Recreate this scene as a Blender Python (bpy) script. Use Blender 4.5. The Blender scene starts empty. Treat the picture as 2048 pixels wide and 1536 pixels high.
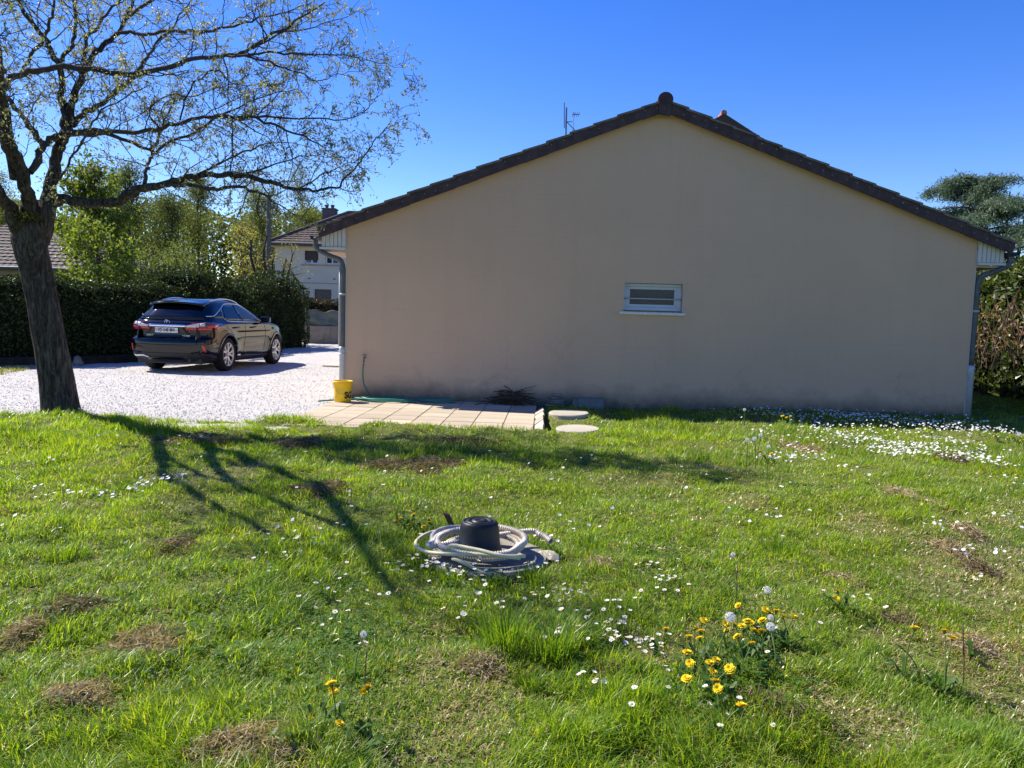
import bpy, bmesh, math, random
import numpy as np
from mathutils import Vector, Matrix
from mathutils.bvhtree import BVHTree

S = bpy.context.scene
COL = S.collection
R = math.radians
RNG = np.random.default_rng(7)

# ------------------------------------------------------------------ camera, sky, sun, exposure
FPX, CXP, CYP, CAMH = 1540.0, 1024.0, 768.0, 1.43
PITCH, ROLL = R(5.01), R(1.6)
FWD = np.array([0, math.cos(PITCH), -math.sin(PITCH)])
_r0 = np.array([1.0, 0, 0]); _u0 = np.cross(_r0, FWD)
RT = _r0 * math.cos(ROLL) + _u0 * math.sin(ROLL)
UP = -_r0 * math.sin(ROLL) + _u0 * math.cos(ROLL)
CAMP = np.array([0, 0, CAMH])
cd = bpy.data.cameras.new('camera')
cam = bpy.data.objects.new('camera', cd); COL.objects.link(cam)
cam.matrix_world = Matrix(((RT[0], UP[0], -FWD[0], 0), (RT[1], UP[1], -FWD[1], 0), (RT[2], UP[2], -FWD[2], CAMH), (0, 0, 0, 1)))
cd.sensor_width = 36; cd.lens = FPX / 2048 * 36; cd.clip_start = .05; cd.clip_end = 2000
S.camera = cam

SUN_SX, SUN_SY = .88, .42          # shadow run per metre of height, sideways and towards the viewer
SUN_ELEV = math.atan(1 / math.hypot(SUN_SX, SUN_SY))
sun_dir = Vector((-SUN_SX, SUN_SY, 1)).normalized()
w = bpy.data.worlds.new('World'); S.world = w; w.use_nodes = True
nt = w.node_tree; bg = nt.nodes['Background']
sky = nt.nodes.new('ShaderNodeTexSky'); sky.sky_type = 'NISHITA'; sky.sun_disc = False
sky.sun_elevation = SUN_ELEV
sky.sun_rotation = math.atan2(sun_dir.x, sun_dir.y)
sky.altitude = 300; sky.air_density = 1.0; sky.dust_density = .2; sky.ozone_density = 3.5
hs_ = nt.nodes.new('ShaderNodeHueSaturation'); hs_.inputs['Saturation'].default_value = 1.36; hs_.inputs['Hue'].default_value = .522; hs_.inputs['Value'].default_value = 1.0
nt.links.new(sky.outputs[0], hs_.inputs['Color']); nt.links.new(hs_.outputs[0], bg.inputs['Color']); bg.inputs['Strength'].default_value = .106
sl = bpy.data.lights.new('sun', 'SUN'); sl.energy = 5.0; sl.angle = R(.53); sl.color = (1, .94, .82)
so = bpy.data.objects.new('sun', sl); COL.objects.link(so)
so.rotation_euler = sun_dir.to_track_quat('Z', 'Y').to_euler()
S.view_settings.view_transform = 'Standard'; S.view_settings.look = 'None'
S.view_settings.exposure = 1.0; S.view_settings.gamma = 1; S.view_settings.use_curve_mapping = False
S.render.engine = 'CYCLES'
S.cycles.use_denoising = True
S.cycles.max_bounces = 8; S.cycles.diffuse_bounces = 4; S.cycles.transmission_bounces = 6; S.cycles.transparent_max_bounces = 8
S.cycles.sample_clamp_indirect = 8

# ------------------------------------------------------------------ helpers
def ray(u, v):
    return FWD + RT * (u - CXP) / FPX - UP * (v - CYP) / FPX
def gnd(u, v, z=0.0):
    d = ray(u, v); return CAMP + d * (z - CAMH) / d[2]
def aty(u, v, y):
    d = ray(u, v); return CAMP + d * y / d[1]

def put(o, label=None, cat=None, group=None, kind=None):
    if label: o['label'] = label
    if cat: o['category'] = cat
    if group: o['group'] = group
    if kind: o['kind'] = kind
    return o
def empty(name, loc=(0, 0, 0), rz=0, label=None, cat=None, group=None):
    o = bpy.data.objects.new(name, None); COL.objects.link(o)
    o.empty_display_size = .1
    o.location = loc; o.rotation_euler = (0, 0, rz)
    return put(o, label, cat, group)
def link(name, me, mats, parent=None, smooth=False):
    o = bpy.data.objects.new(name, me); COL.objects.link(o)
    if not isinstance(mats, (list, tuple)): mats = [mats]
    if len(me.materials) == 0:
        for m in mats: me.materials.append(m)
    if parent is not None: o.parent = parent
    if smooth: me.polygons.foreach_set('use_smooth', [True] * len(me.polygons))
    return o
def copy_tree(o, parent=None, label=None, group=None):
    c = o.copy(); COL.objects.link(c); c.parent = parent
    if label: c['label'] = label
    if group: c['group'] = group
    for ch in list(o.children): copy_tree(ch, c)
    return c

class MB:
    def __init__(s): s.v = []; s.f = []; s.m = []; s.cur = 0
    def add(s, vs, fs):
        b = len(s.v); s.v.extend([tuple(p) for p in vs]); s.f.extend([tuple(i + b for i in f) for f in fs]); s.m.extend([s.cur] * len(fs)); return s
    def box(s, x0, y0, z0, x1, y1, z1, M=None):
        vs = [Vector((x, y, z)) for z in (z0, z1) for y in (y0, y1) for x in (x0, x1)]
        if M is not None: vs = [M @ p for p in vs]
        return s.add(vs, [(0, 2, 3, 1), (4, 5, 7, 6), (0, 1, 5, 4), (2, 6, 7, 3), (0, 4, 6, 2), (1, 3, 7, 5)])
    def prism(s, poly, axis, a, b):
        """poly: list of 2D points; axis 'x','y','z' extruded from a to b"""
        def P(p, t): return {'x': (t, p[0], p[1]), 'y': (p[0], t, p[1]), 'z': (p[0], p[1], t)}[axis]
        n = len(poly); vs = [P(p, a) for p in poly] + [P(p, b) for p in poly]
        fs = [tuple(range(n)), tuple(range(2 * n - 1, n - 1, -1))] + [(i, i + n, (i + 1) % n + n, (i + 1) % n) for i in range(n)]
        return s.add(vs, fs)
    def tube(s, pts, rad, n=8, cap=True, closed=False):
        P = [Vector(p) for p in pts]; k = len(P)
        if not hasattr(rad, '__len__'): rad = [rad] * k
        vs = []; fs = []; up = None
        for i in range(k):
            if closed: t = P[(i + 1) % k] - P[i - 1]
            else: t = P[min(i + 1, k - 1)] - P[max(i - 1, 0)]
            t = t.normalized() if t.length > 1e-9 else Vector((0, 0, 1))
            if up is None: up = Vector((0, 0, 1)) if abs(t.z) < .9 else Vector((1, 0, 0))
            a = t.cross(up)
            if a.length < 1e-4: a = t.cross(Vector((.3, 1, .2)))
            a.normalize(); b = a.cross(t); up = b
            for j in range(n):
                q = 2 * math.pi * j / n; vs.append(P[i] + (a * math.cos(q) + b * math.sin(q)) * rad[i])
        for i in range(k if closed else k - 1):
            i2 = (i + 1) % k
            for j in range(n):
                j2 = (j + 1) % n; fs.append((i * n + j, i * n + j2, i2 * n + j2, i2 * n + j))
        if cap and not closed: fs.append(tuple(range(n - 1, -1, -1))); fs.append(tuple((k - 1) * n + j for j in range(n)))
        return s.add(vs, fs)
    def lathe(s, prof, n=32, M=None, cap=True):
        """prof: (r, z) list"""
        vs = []; fs = []; k = len(prof)
        for r, z in prof:
            for j in range(n):
                q = 2 * math.pi * j / n; p = Vector((r * math.cos(q), r * math.sin(q), z)); vs.append(M @ p if M else p)
        for i in range(k - 1):
            for j in range(n):
                j2 = (j + 1) % n; fs.append((i * n + j, i * n + j2, (i + 1) * n + j2, (i + 1) * n + j))
        if cap and prof[0][0] > 1e-6: fs.append(tuple(range(n - 1, -1, -1)))
        if cap and prof[-1][0] > 1e-6: fs.append(tuple((k - 1) * n + j for j in range(n)))
        return s.add(vs, fs)
    def mesh(s, name):
        me = bpy.data.meshes.new(name); me.from_pydata(s.v, [], s.f)
        if any(s.m): me.polygons.foreach_set('material_index', s.m)
        me.update(); return me
    def build(s, name, mats, parent=None, smooth=False):
        return link(name, s.mesh(name), mats, parent, smooth)

def np_mesh(name, V, F, smooth=False):
    """V n x 3, F m x k (all faces with k corners)"""
    V = np.ascontiguousarray(V, np.float32); F = np.ascontiguousarray(F, np.int32)
    me = bpy.data.meshes.new(name); me.vertices.add(len(V)); me.vertices.foreach_set('co', V.ravel())
    k = F.shape[1]; me.loops.add(F.size); me.loops.foreach_set('vertex_index', F.ravel())
    me.polygons.add(len(F)); me.polygons.foreach_set('loop_start', np.arange(0, F.size, k, dtype=np.int32))
    me.polygons.foreach_set('use_smooth', np.full(len(F), smooth))
    me.update(calc_edges=True); return me

def bevel(o, width, seg=2, ang=35):
    m = o.modifiers.new('bevel', 'BEVEL'); m.width = width; m.segments = seg; m.limit_method = 'ANGLE'; m.angle_limit = R(ang); return o

_T = np.random.default_rng(99).random((256, 256))
def vnoise(x, y, sc=1.0, off=0):
    x = np.asarray(x, float) / sc + off * 17.3; y = np.asarray(y, float) / sc + off * 9.1
    xi = np.floor(x).astype(int); yi = np.floor(y).astype(int); fx = x - xi; fy = y - yi
    fx = fx * fx * (3 - 2 * fx); fy = fy * fy * (3 - 2 * fy)
    g = lambda a, b: _T[a & 255, b & 255]
    return (g(xi, yi) * (1 - fx) + g(xi + 1, yi) * fx) * (1 - fy) + (g(xi, yi + 1) * (1 - fx) + g(xi + 1, yi + 1) * fx) * fy
def fbm(x, y, sc, off=0, oct=3):
    r = 0; a = .5; t = 0
    for i in range(oct): r = r + a * vnoise(x, y, sc / 2 ** i, off + i); t += a; a *= .5
    return r / t
def sstep(a, b, x):
    t = np.clip((np.asarray(x, float) - a) / (b - a), 0, 1); return t * t * (3 - 2 * t)

# ------------------------------------------------------------------ materials
class NT:
    def __init__(s, name):
        s.m = bpy.data.materials.new(name); s.m.use_nodes = True; s.t = s.m.node_tree; s.n = s.t.nodes; s.b = s.n['Principled BSDF']
        s.out = s.n['Material Output']; s._co = None
    def L(s, a, b): s.t.links.new(a, b)
    def co(s):
        if s._co is None: s._co = s.n.new('ShaderNodeTexCoord').outputs['Object']
        return s._co
    def noise(s, scale, detail=4, rough=.6, vec=None, dist=0):
        n = s.n.new('ShaderNodeTexNoise'); n.inputs['Scale'].default_value = scale; n.inputs['Detail'].default_value = detail
        n.inputs['Roughness'].default_value = rough; n.inputs['Distortion'].default_value = dist
        s.L(vec or s.co(), n.inputs['Vector']); return n.outputs['Fac']
    def vor(s, scale, feat='F1', vec=None, out='Distance'):
        n = s.n.new('ShaderNodeTexVoronoi'); n.inputs['Scale'].default_value = scale; n.feature = feat
        s.L(vec or s.co(), n.inputs['Vector']); return n.outputs[out]
    def ramp(s, fac, stops):
        n = s.n.new('ShaderNodeValToRGB'); e = n.color_ramp.elements
        while len(e) < len(stops): e.new(.5)
        for el, (p, c) in zip(e, stops): el.position = p; el.color = (*c, 1) if len(c) == 3 else c
        s.L(fac, n.inputs['Fac']); return n.outputs['Color']
    def mapr(s, fac, a, b, c=0., d=1.):
        n = s.n.new('ShaderNodeMapRange'); s.L(fac, n.inputs['Value'])
        for k, v in zip(('From Min', 'From Max', 'To Min', 'To Max'), (a, b, c, d)): n.inputs[k].default_value = v
        return n.outputs['Result']
    def math(s, op, a, b=None):
        n = s.n.new('ShaderNodeMath'); n.operation = op
        for i, x in enumerate((a, b)):
            if x is None: continue
            if isinstance(x, (int, float)): n.inputs[i].default_value = x
            else: s.L(x, n.inputs[i])
        return n.outputs[0]
    def mix(s, fac, a, b, mode='MIX'):
        n = s.n.new('ShaderNodeMix'); n.data_type = 'RGBA'; n.blend_type = mode
        for k, x in ((0, fac), (6, a), (7, b)):
            if isinstance(x, (int, float)): n.inputs[k].default_value = x
            elif isinstance(x, tuple): n.inputs[k].default_value = (*x, 1)
            else: s.L(x, n.inputs[k])
        return n.outputs[2]
    def scale(s, sx, sy, sz):
        n = s.n.new('ShaderNodeMapping'); n.inputs['Scale'].default_value = (sx, sy, sz); s.L(s.co(), n.inputs['Vector']); return n.outputs[0]
    def bump(s, h, strength=.5, dist=.01):
        n = s.n.new('ShaderNodeBump'); n.inputs['Strength'].default_value = strength; n.inputs['Distance'].default_value = dist
        s.L(h, n.inputs['Height']); s.L(n.outputs[0], s.b.inputs['Normal']); return n.outputs[0]
    def set(s, **k):
        for a, v in k.items():
            i = s.b.inputs[{'col': 'Base Color', 'rough': 'Roughness', 'metal': 'Metallic', 'spec': 'Specular IOR Level', 'coat': 'Coat Weight', 'trans': 'Transmission Weight', 'ior': 'IOR', 'coatr': 'Coat Roughness', 'alpha': 'Alpha'}[a]]
            if hasattr(v, 'node'): s.L(v, i)
            else: i.default_value = (*v, 1) if isinstance(v, tuple) and len(v) == 3 else v
        return s

def simple(name, col, rough=.7, spec=.3, metal=0, var=.18, vscale=6, bscale=60, bstr=.15, bdist=.004, coat=0):
    k = NT(name); f = k.noise(vscale, 5, .65)
    lo = tuple(c * (1 - var) for c in col); hi = tuple(min(1, c * (1 + var)) for c in col)
    k.set(col=k.ramp(f, [(.3, lo), (.7, hi)]), rough=rough, spec=spec, metal=metal, coat=coat)
    if bstr: k.bump(k.noise(bscale, 3), bstr, bdist)
    return k.m
def leafmat(name, ca, cb, transl=.45, rough=.5, spec=.25, cc=None, tcol=None):
    """two-sided leaf: colour varies leaf by leaf"""
    k = NT(name); g = k.n.new('ShaderNodeNewGeometry'); r = g.outputs['Random Per Island']
    st = [(0, ca), (1, cb)] if cc is None else [(0, ca), (.75, cb), (1, cc)]
    c = k.ramp(r, st); k.set(col=c, rough=rough, spec=spec)
    t = k.n.new('ShaderNodeBsdfTranslucent')
    tc = k.mix(1.0, c, tcol or (1.5, 1.45, .5), 'MULTIPLY'); k.L(tc, t.inputs['Color'])
    mx = k.n.new('ShaderNodeMixShader'); mx.inputs[0].default_value = transl
    k.L(k.b.outputs[0], mx.inputs[1]); k.L(t.outputs[0], mx.inputs[2]); k.L(mx.outputs[0], k.out.inputs['Surface'])
    return k.m

def leaves_np(C, size, rng, aspect=.55, droop=0.0, ndir=None, nbias=0.0, curl=.15):
    """C n x 3 centres -> diamond leaves (4 corners, folded along the midrib). returns V, F(quads)"""
    n = len(C); size = np.broadcast_to(np.asarray(size, float), (n,))
    d = rng.normal(size=(n, 3)); d[:, 2] -= droop; d /= np.linalg.norm(d, axis=1)[:, None]
    q = rng.normal(size=(n, 3))
    if ndir is not None: q = q + nbias * np.asarray(ndir)
    q -= (q * d).sum(1)[:, None] * d; q /= np.linalg.norm(q, axis=1)[:, None] + 1e-9    # leaf normal
    s = np.cross(d, q); L = size[:, None]; W = L * aspect
    V = np.empty((n, 4, 3)); V[:, 0] = C - d * L * .5; V[:, 2] = C + d * L * .5 + q * L * curl * -.6
    V[:, 1] = C + s * W * .5 + q * L * curl - d * L * .05; V[:, 3] = C - s * W * .5 + q * L * curl - d * L * .05
    F = np.arange(n * 4).reshape(n, 4); return V.reshape(-1, 3), F

def tubes_np(lines, n=5):
    """lines: list of (pts k x 3, radii k). returns V, F"""
    Vs = []; Fs = []; b = 0; ang = np.arange(n) * 2 * np.pi / n; ca, sa = np.cos(ang), np.sin(ang)
    for P, rad in lines:
        P = np.asarray(P, float); k = len(P); rad = np.asarray(rad, float)
        t = np.gradient(P, axis=0); t /= np.linalg.norm(t, axis=1)[:, None] + 1e-9
        ref = np.array([0, 0, 1.]) if abs(t[k // 2, 2]) < .85 else np.array([1., .2, 0])
        a = np.cross(t, ref); a /= np.linalg.norm(a, axis=1)[:, None] + 1e-9; c = np.cross(a, t)
        ring = P[:, None] + rad[:, None, None] * (a[:, None] * ca[None, :, None] + c[:, None] * sa[None, :, None])
        Vs.append(ring.reshape(-1, 3))
        i = np.arange(k - 1)[:, None] * n; j = np.arange(n)[None]; j2 = (j + 1) % n
        Fs.append(np.stack([i + j, i + j2, i + n + j2, i + n + j], -1).reshape(-1, 4) + b); b += k * n
    return np.concatenate(Vs), np.concatenate(Fs)

def smooth_line(pts, sub=4):
    """Catmull-Rom through the rows of pts"""
    P = np.asarray(pts, float); P = np.vstack([2 * P[0] - P[1], P, 2 * P[-1] - P[-2]]); out = []
    for i in range(1, len(P) - 2):
        p0, p1, p2, p3 = P[i - 1:i + 3]
        for t in np.arange(sub) / sub:
            out.append(.5 * (2 * p1 + (p2 - p0) * t + (2 * p0 - 5 * p1 + 4 * p2 - p3) * t * t + (3 * p1 - p0 - 3 * p2 + p3) * t ** 3))
    out.append(P[-2]); return np.array(out)
# ------------------------------------------------------------------ the ground
HO = np.array([-2.76, 12.68, 0.0]); HYAW = R(-2.634)
HE = np.array([math.cos(HYAW), math.sin(HYAW), 0]); HN = np.array([-HE[1], HE[0], 0])
def hw(x, y, z=0.0):                      # house frame -> world
    return HO + HE * x + HN * y + np.array([0, 0, z])

def lawn_edge(x):
    return np.interp(x, [-30, -6.8, -5.9, -5.0, -4, -2.95, -2.8, .55, .62, 40], [9.0, 9.35, 9.95, 9.85, 9.65, 9.85, 9.92, 9.28, 60, 60])
def lawn_z(x, y):
    x = np.asarray(x, float); y = np.asarray(y, float)
    L = .005 + .075 * (fbm(x, y, 1.6, 3) - .5) + .085 * (vnoise(x, y, .45, 5) - .5) + .05 * (vnoise(x, y, .19, 7) - .5) + .045 * np.exp(-((x + 5.8) ** 2 + (y - 9.6) ** 2) / 1.2)
    L = L + .03 * sstep(1, 4, x) * sstep(8, 11, y) - .02 * sstep(6, 2, y)
    L = L + .05 * np.exp(-((y - lawn_edge(x)) / .5) ** 2) * (x > -3.2) * (x < .6)
    m = sstep(-.12, .12, lawn_edge(x) - y)
    flat = np.exp(-(((x + .13) / .75) ** 4 + ((y - 4.45) / .75) ** 4)); L = L * (1 - .8 * flat)
    return L * m - .12 * (1 - m)
def dryness(x, y):
    """0 green .. 1 dry thatch"""
    d = fbm(x, y, 1.1, 11) * .6 + fbm(x, y, .38, 21) * .5
    d = d + .10 * sstep(0, 3, x) * sstep(7.5, 3, y) + .06 * sstep(1, 4, x)
    return sstep(.61, .79, d)

k = NT('soil_and_thatch'); f = k.noise(14, 8, .8)
k.set(col=k.ramp(f, [(.3, (.045, .08, .012)), (.48, (.10, .13, .025)), (.70, (.23, .19, .09))]), rough=.95, spec=.1)
k.bump(k.noise(70, 5), .8, .02); M_SOIL = k.m
k = NT('far_ground'); k.set(col=k.ramp(k.noise(.6, 6, .7), [(.35, (.05, .075, .02)), (.65, (.09, .11, .035))]), rough=.95, spec=.1); M_FAR = k.m

mb = MB(); mb.add([(-500, -300, -.16), (500, -300, -.16), (500, 900, -.16), (-500, 900, -.16)], [(0, 1, 2, 3)])
put(mb.build('ground', M_FAR), kind='structure')

gx = np.arange(-14, 15.01, .13); gy = np.arange(-2, 20.01, .11); X, Y = np.meshgrid(gx, gy)
Z = lawn_z(X, Y); V = np.stack([X, Y, Z], -1).reshape(-1, 3); nx, ny = len(gx), len(gy)
i = (np.arange(ny - 1)[:, None] * nx + np.arange(nx - 1)[None]).ravel()
F = np.stack([i, i + 1, i + nx + 1, i + nx], -1)
put(link('lawn', np_mesh('lawn', V, F, True), M_SOIL), kind='structure')

k = NT('white_gravel')
v1 = k.vor(75, out='Color'); v2 = k.vor(75); n1 = k.noise(.5, 5, .6); n2 = k.noise(3, 4)
c = k.ramp(v1, [(0, (.32, .30, .285)), (.3, (.485, .462, .44)), (.75, (.585, .56, .535)), (1, (.685, .66, .63))])
c = k.mix(k.mapr(n1, .35, .7, 0, .35), c, (.44, .40, .38)); c = k.mix(k.mapr(n2, .45, .75, 0, .25), c, (.66, .615, .60))
k.set(col=c, rough=.9, spec=.2); k.bump(k.math('ADD', v2, k.math('MULTIPLY', k.noise(14, 4), 1.2)), .8, .02); M_GRAV = k.m
gx = np.arange(-16, -1.9, .12); gy = np.arange(8.7, 36, .12); X, Y = np.meshgrid(gx, gy)
Z = .035 * (fbm(X, Y, .55, 31) - .5) + .012 * (vnoise(X, Y, .13, 8) - .5)
V = np.stack([X, Y, Z], -1).reshape(-1, 3); nx, ny = len(gx), len(gy)
i = (np.arange(ny - 1)[:, None] * nx + np.arange(nx - 1)[None]).ravel()
put(link('gravel_driveway', np_mesh('gravel_driveway', V, np.stack([i, i + 1, i + nx + 1, i + nx], -1), True), M_GRAV), kind='structure')
# loose stones lying on the gravel
n = 18000; rg = np.random.default_rng(5)
Yp = 9.0 + 12 * rg.random(n) ** 1.5; Xp = -(.12 + .62 * rg.random(n)) * Yp; ok = (Xp < -2.9) | (Yp > 24); ok &= (Xp > -13); Xp, Yp = Xp[ok], Yp[ok]; n = len(Xp)
ok = (Yp > lawn_edge(Xp) - .1); Xp, Yp = Xp[ok], Yp[ok]; n = len(Xp)
Zp = .035 * (fbm(Xp, Yp, .55, 31) - .5) + .006
O = np.array([[1, 0, 0], [0, 1, 0], [-1, 0, 0], [0, -1, 0], [0, 0, .8], [0, 0, -.8]], float)
FO = np.array([[0, 1, 4], [1, 2, 4], [2, 3, 4], [3, 0, 4], [1, 0, 5], [2, 1, 5], [3, 2, 5], [0, 3, 5]])
sz = rg.uniform(.004, .012, (n, 1, 3)) * rg.uniform(.7, 1.3, (n, 6, 1)); a = rg.random(n) * 6.28
P = O[None] * sz; ca, sa = np.cos(a)[:, None], np.sin(a)[:, None]
P = np.stack([P[..., 0] * ca - P[..., 1] * sa, P[..., 0] * sa + P[..., 1] * ca, P[..., 2]], -1) + np.stack([Xp, Yp, Zp], -1)[:, None]
k = NT('gravel_stone'); g = k.n.new('ShaderNodeNewGeometry')
k.set(col=k.ramp(g.outputs['Random Per Island'], [(0, (.33, .305, .29)), (.25, (.485, .462, .44)), (1, (.72, .695, .665))]), rough=.85, spec=.2)
put(link('gravel_stones', np_mesh('gravel_stones', P.reshape(-1, 3), (FO[None] + (np.arange(n) * 6)[:, None, None]).reshape(-1, 3)), k.m), kind='stuff')

# concrete pad by the side entrance
k = NT('pad_concrete'); k.set(col=k.ramp(k.noise(5, 5), [(.3, (.46, .40, .31)), (.7, (.58, .51, .41))]), rough=.9, spec=.15); k.bump(k.noise(60, 3), .3, .004); M_PAD = k.m
mb = MB(); mb.box(-4.9, 19.8, .0, -2.9, 23.2, .045); bevel(put(mb.build('concrete_pad', M_PAD), kind='structure'), .01)

# ------------------------------------------------------------------ patio of square slabs
def slabmat(name, a, b):
    k = NT(name); g = k.n.new('ShaderNodeObjectInfo')
    c = k.ramp(k.noise(7, 6, .7), [(.3, a), (.7, b)]); c = k.mix(k.mapr(k.noise(220, 2), .5, .8, 0, .35), c, (.25, .2, .15))
    c = k.mix(k.mapr(k.noise(3.2, 6, .75), .42, .72, 0, .6), c, (.26, .22, .17))
    hs = k.n.new('ShaderNodeHueSaturation'); k.L(c, hs.inputs['Color']); k.L(k.mapr(g.outputs['Random'], 0, 1, .82, 1.12), hs.inputs['Value'])
    k.set(col=hs.outputs[0], rough=.9, spec=.15); k.bump(k.noise(150, 3), .5, .003); return k.m
M_SLAB = slabmat('patio_slab', (.40, .33, .24), (.55, .46, .345))
patio = MB().box(-.02, -3.24, -.1, 3.20, -.03, -.004).build('patio', simple('patio_bed', (.10, .085, .06), .95, .1))
patio.location = HO; patio.rotation_euler = (0, 0, HYAW); put(patio, kind='structure')
sm = MB().box(-.1955, -.1955, -.03, .1955, .1955, .018).mesh('paving_slab'); sm.materials.append(M_SLAB)
bmx = bmesh.new(); bmx.from_mesh(sm); bmesh.ops.bevel(bmx, geom=[e for e in bmx.edges], offset=.004, segments=1, affect='EDGES'); bmx.to_mesh(sm); bmx.free()
rr = random.Random(4)
for r_ in range(8):
    for c_ in range(8):
        o = bpy.data.objects.new('paving_slab', sm); COL.objects.link(o); o.parent = patio
        o.location = (.18 + .4 * c_, -.23 - .4 * r_, rr.uniform(-.002, .003)); o.rotation_euler = (rr.uniform(-.003, .003), rr.uniform(-.003, .003), rr.uniform(-.006, .006))
M_CONC = slabmat('edging_concrete', (.33, .30, .245), (.48, .44, .37))
for q in range(5):
    y0 = -1.12 - .43 * q
    mb = MB(); mb.box(-.014, -.428, -.14, .014, 0, .0); o = mb.build('edging_slab', M_CONC); bevel(o, .006)
    p = hw(3.288 + .006 * q, y0, .085 - .004 * q); o.location = p; o.rotation_euler = (R(-3 + q), R(58 - 2 * q), HYAW + R(1.5 * (q % 2)))
    put(o, ['tilted concrete edging slab of the patio nearest the shaded wall', 'tilted concrete edging slab second from the shaded wall', 'tilted concrete edging slab in the middle of the row', 'tilted concrete edging slab second from the lawn corner', 'tilted concrete edging slab at the patio corner in the lawn'][q], 'edging slab', 'tilted edging slabs along the patio')

def disc(name, x, y, r_, label):
    k_ = MB().lathe([(0.001, -.05), (r_ - .01, -.05), (r_, -.04), (r_, .028), (r_ - .012, .04), (0.001, .043)], 40)
    o = k_.build(name, M_CONC, None); o.location = (x, y, float(lawn_z(x, y)) + .022); o.rotation_euler = (R(1.5), R(-1), 0)
    o.data.polygons.foreach_set('use_smooth', [False] * len(o.data.polygons)); return put(o, label, 'stepping stone', 'round concrete covers in the lawn')
disc('stepping_stone', .83, 11.0, .29, 'round pale concrete disc in the grass, nearer the wall')
disc('stepping_stone', .84, 9.55, .275, 'round pale concrete disc beside the patio corner, farther from the wall')
# ------------------------------------------------------------------ the gabled house
HW_, HD_ = 10.0, 10.5; RSL = .392
def ztop(x): return 4.86 - .38 * abs(x - 5.03)     # top of the roof covering
def zwall(x): return ztop(x) - .15
k = NT('beige_render'); z = k.n.new('ShaderNodeSeparateXYZ'); k.L(k.co(), z.inputs[0])
base = k.ramp(k.noise(.7, 5, .6), [(.3, (.60, .415, .278)), (.7, (.645, .45, .304))])
streak = k.noise(1.0, 5, .7, vec=k.scale(5, 5, .35)); base = k.mix(k.mapr(streak, .5, .8, 0, .15), base, (.38, .275, .185))
hl = k.noise(1.0, 4, .7, vec=k.scale(.5, .5, 22)); base = k.mix(k.mapr(hl, .55, .85, 0, .22), base, (.34, .25, .17))
dirt = k.math('ADD', z.outputs[2], k.math('MULTIPLY', k.noise(2.2, 6, .7), -.75))
base = k.mix(k.mapr(dirt, .02, -.34, 0, .6), base, (.13, .105, .08))
sp = k.math('MULTIPLY', k.mapr(k.noise(1.3, 6, .75, dist=.6), .56, .72, 0, 1), k.mapr(z.outputs[2], 1.5, .5, 0, .35))
base = k.mix(sp, base, (.19, .155, .12))
green = k.math('MULTIPLY', k.mapr(z.outputs[2], .26, .06, 0, .75), k.mapr(k.noise(6, 6, .7), .3, .6, .2, 1)); base = k.mix(green, base, (.075, .07, .045))
mott = k.noise(26, 4, .75); base = k.mix(k.mapr(mott, .35, .65, .0, .13), base, (.38, .275, .18)); base = k.mix(k.mapr(k.noise(.45, 4, .6), .5, .8, 0, .2), base, (.40, .30, .21)); grain = k.noise(260, 2, .5); base = k.mix(k.mapr(grain, .4, .7, 0, .34), base, (.30, .22, .15))
k.set(col=base, rough=.95, spec=.12)
k.bump(k.math('ADD', k.math('MULTIPLY', grain, 1.0), k.noise(90, 3)), .55, .006); M_REND = k.m
M_VERGE = simple('verge_tile_brown', (.062, .043, .043), .75, .25, var=.35, vscale=9, bscale=120, bstr=.4)
M_LICH = simple('weathered_tile', (.15, .13, .105), .9, .15, var=.45, vscale=14, bscale=90, bstr=.5)
M_SPOT = simple('lichen_spot', (.42, .42, .38), .9, .1, bstr=0)
M_WPAN = simple('white_panel', (.52, .51, .48), .6, .3, var=.07, vscale=20, bstr=0)
M_WOOD = simple('painted_beam', (.46, .36, .29), .8, .2)
M_ZINC = simple('zinc', (.095, .10, .10), .55, .4, metal=.3, var=.25, vscale=8, bstr=.05)
M_PALE = simple('pale_metal', (.42, .43, .43), .5, .4, metal=.15, var=.12, vscale=8, bstr=0)
M_PVC = simple('window_frame_white', (.47, .51, .56), .35, .4, var=.04, bstr=0)
M_SILL = simple('sill_stone', (.60, .59, .56), .7, .3, var=.12, vscale=20)
M_TRIM = simple('corner_bead', (.50, .43, .35), .8, .2, var=.05, bstr=0)
k = NT('frosted_glass'); k.set(col=k.ramp(k.noise(60, 5, .8), [(.35, (.05, .042, .036)), (.65, (.105, .09, .075))]), rough=.3, spec=.5); k.bump(k.vor(160), .5, .004); M_FROST = k.m
k = NT('dark_glass'); k.set(col=k.ramp(k.noise(2, 2), [(.3, (.02, .024, .028)), (.7, (.035, .04, .045))]), rough=.04, spec=.6); M_DGL = k.m
M_BROWN = simple('brown_wood', (.06, .032, .022), .5, .3)

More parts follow.
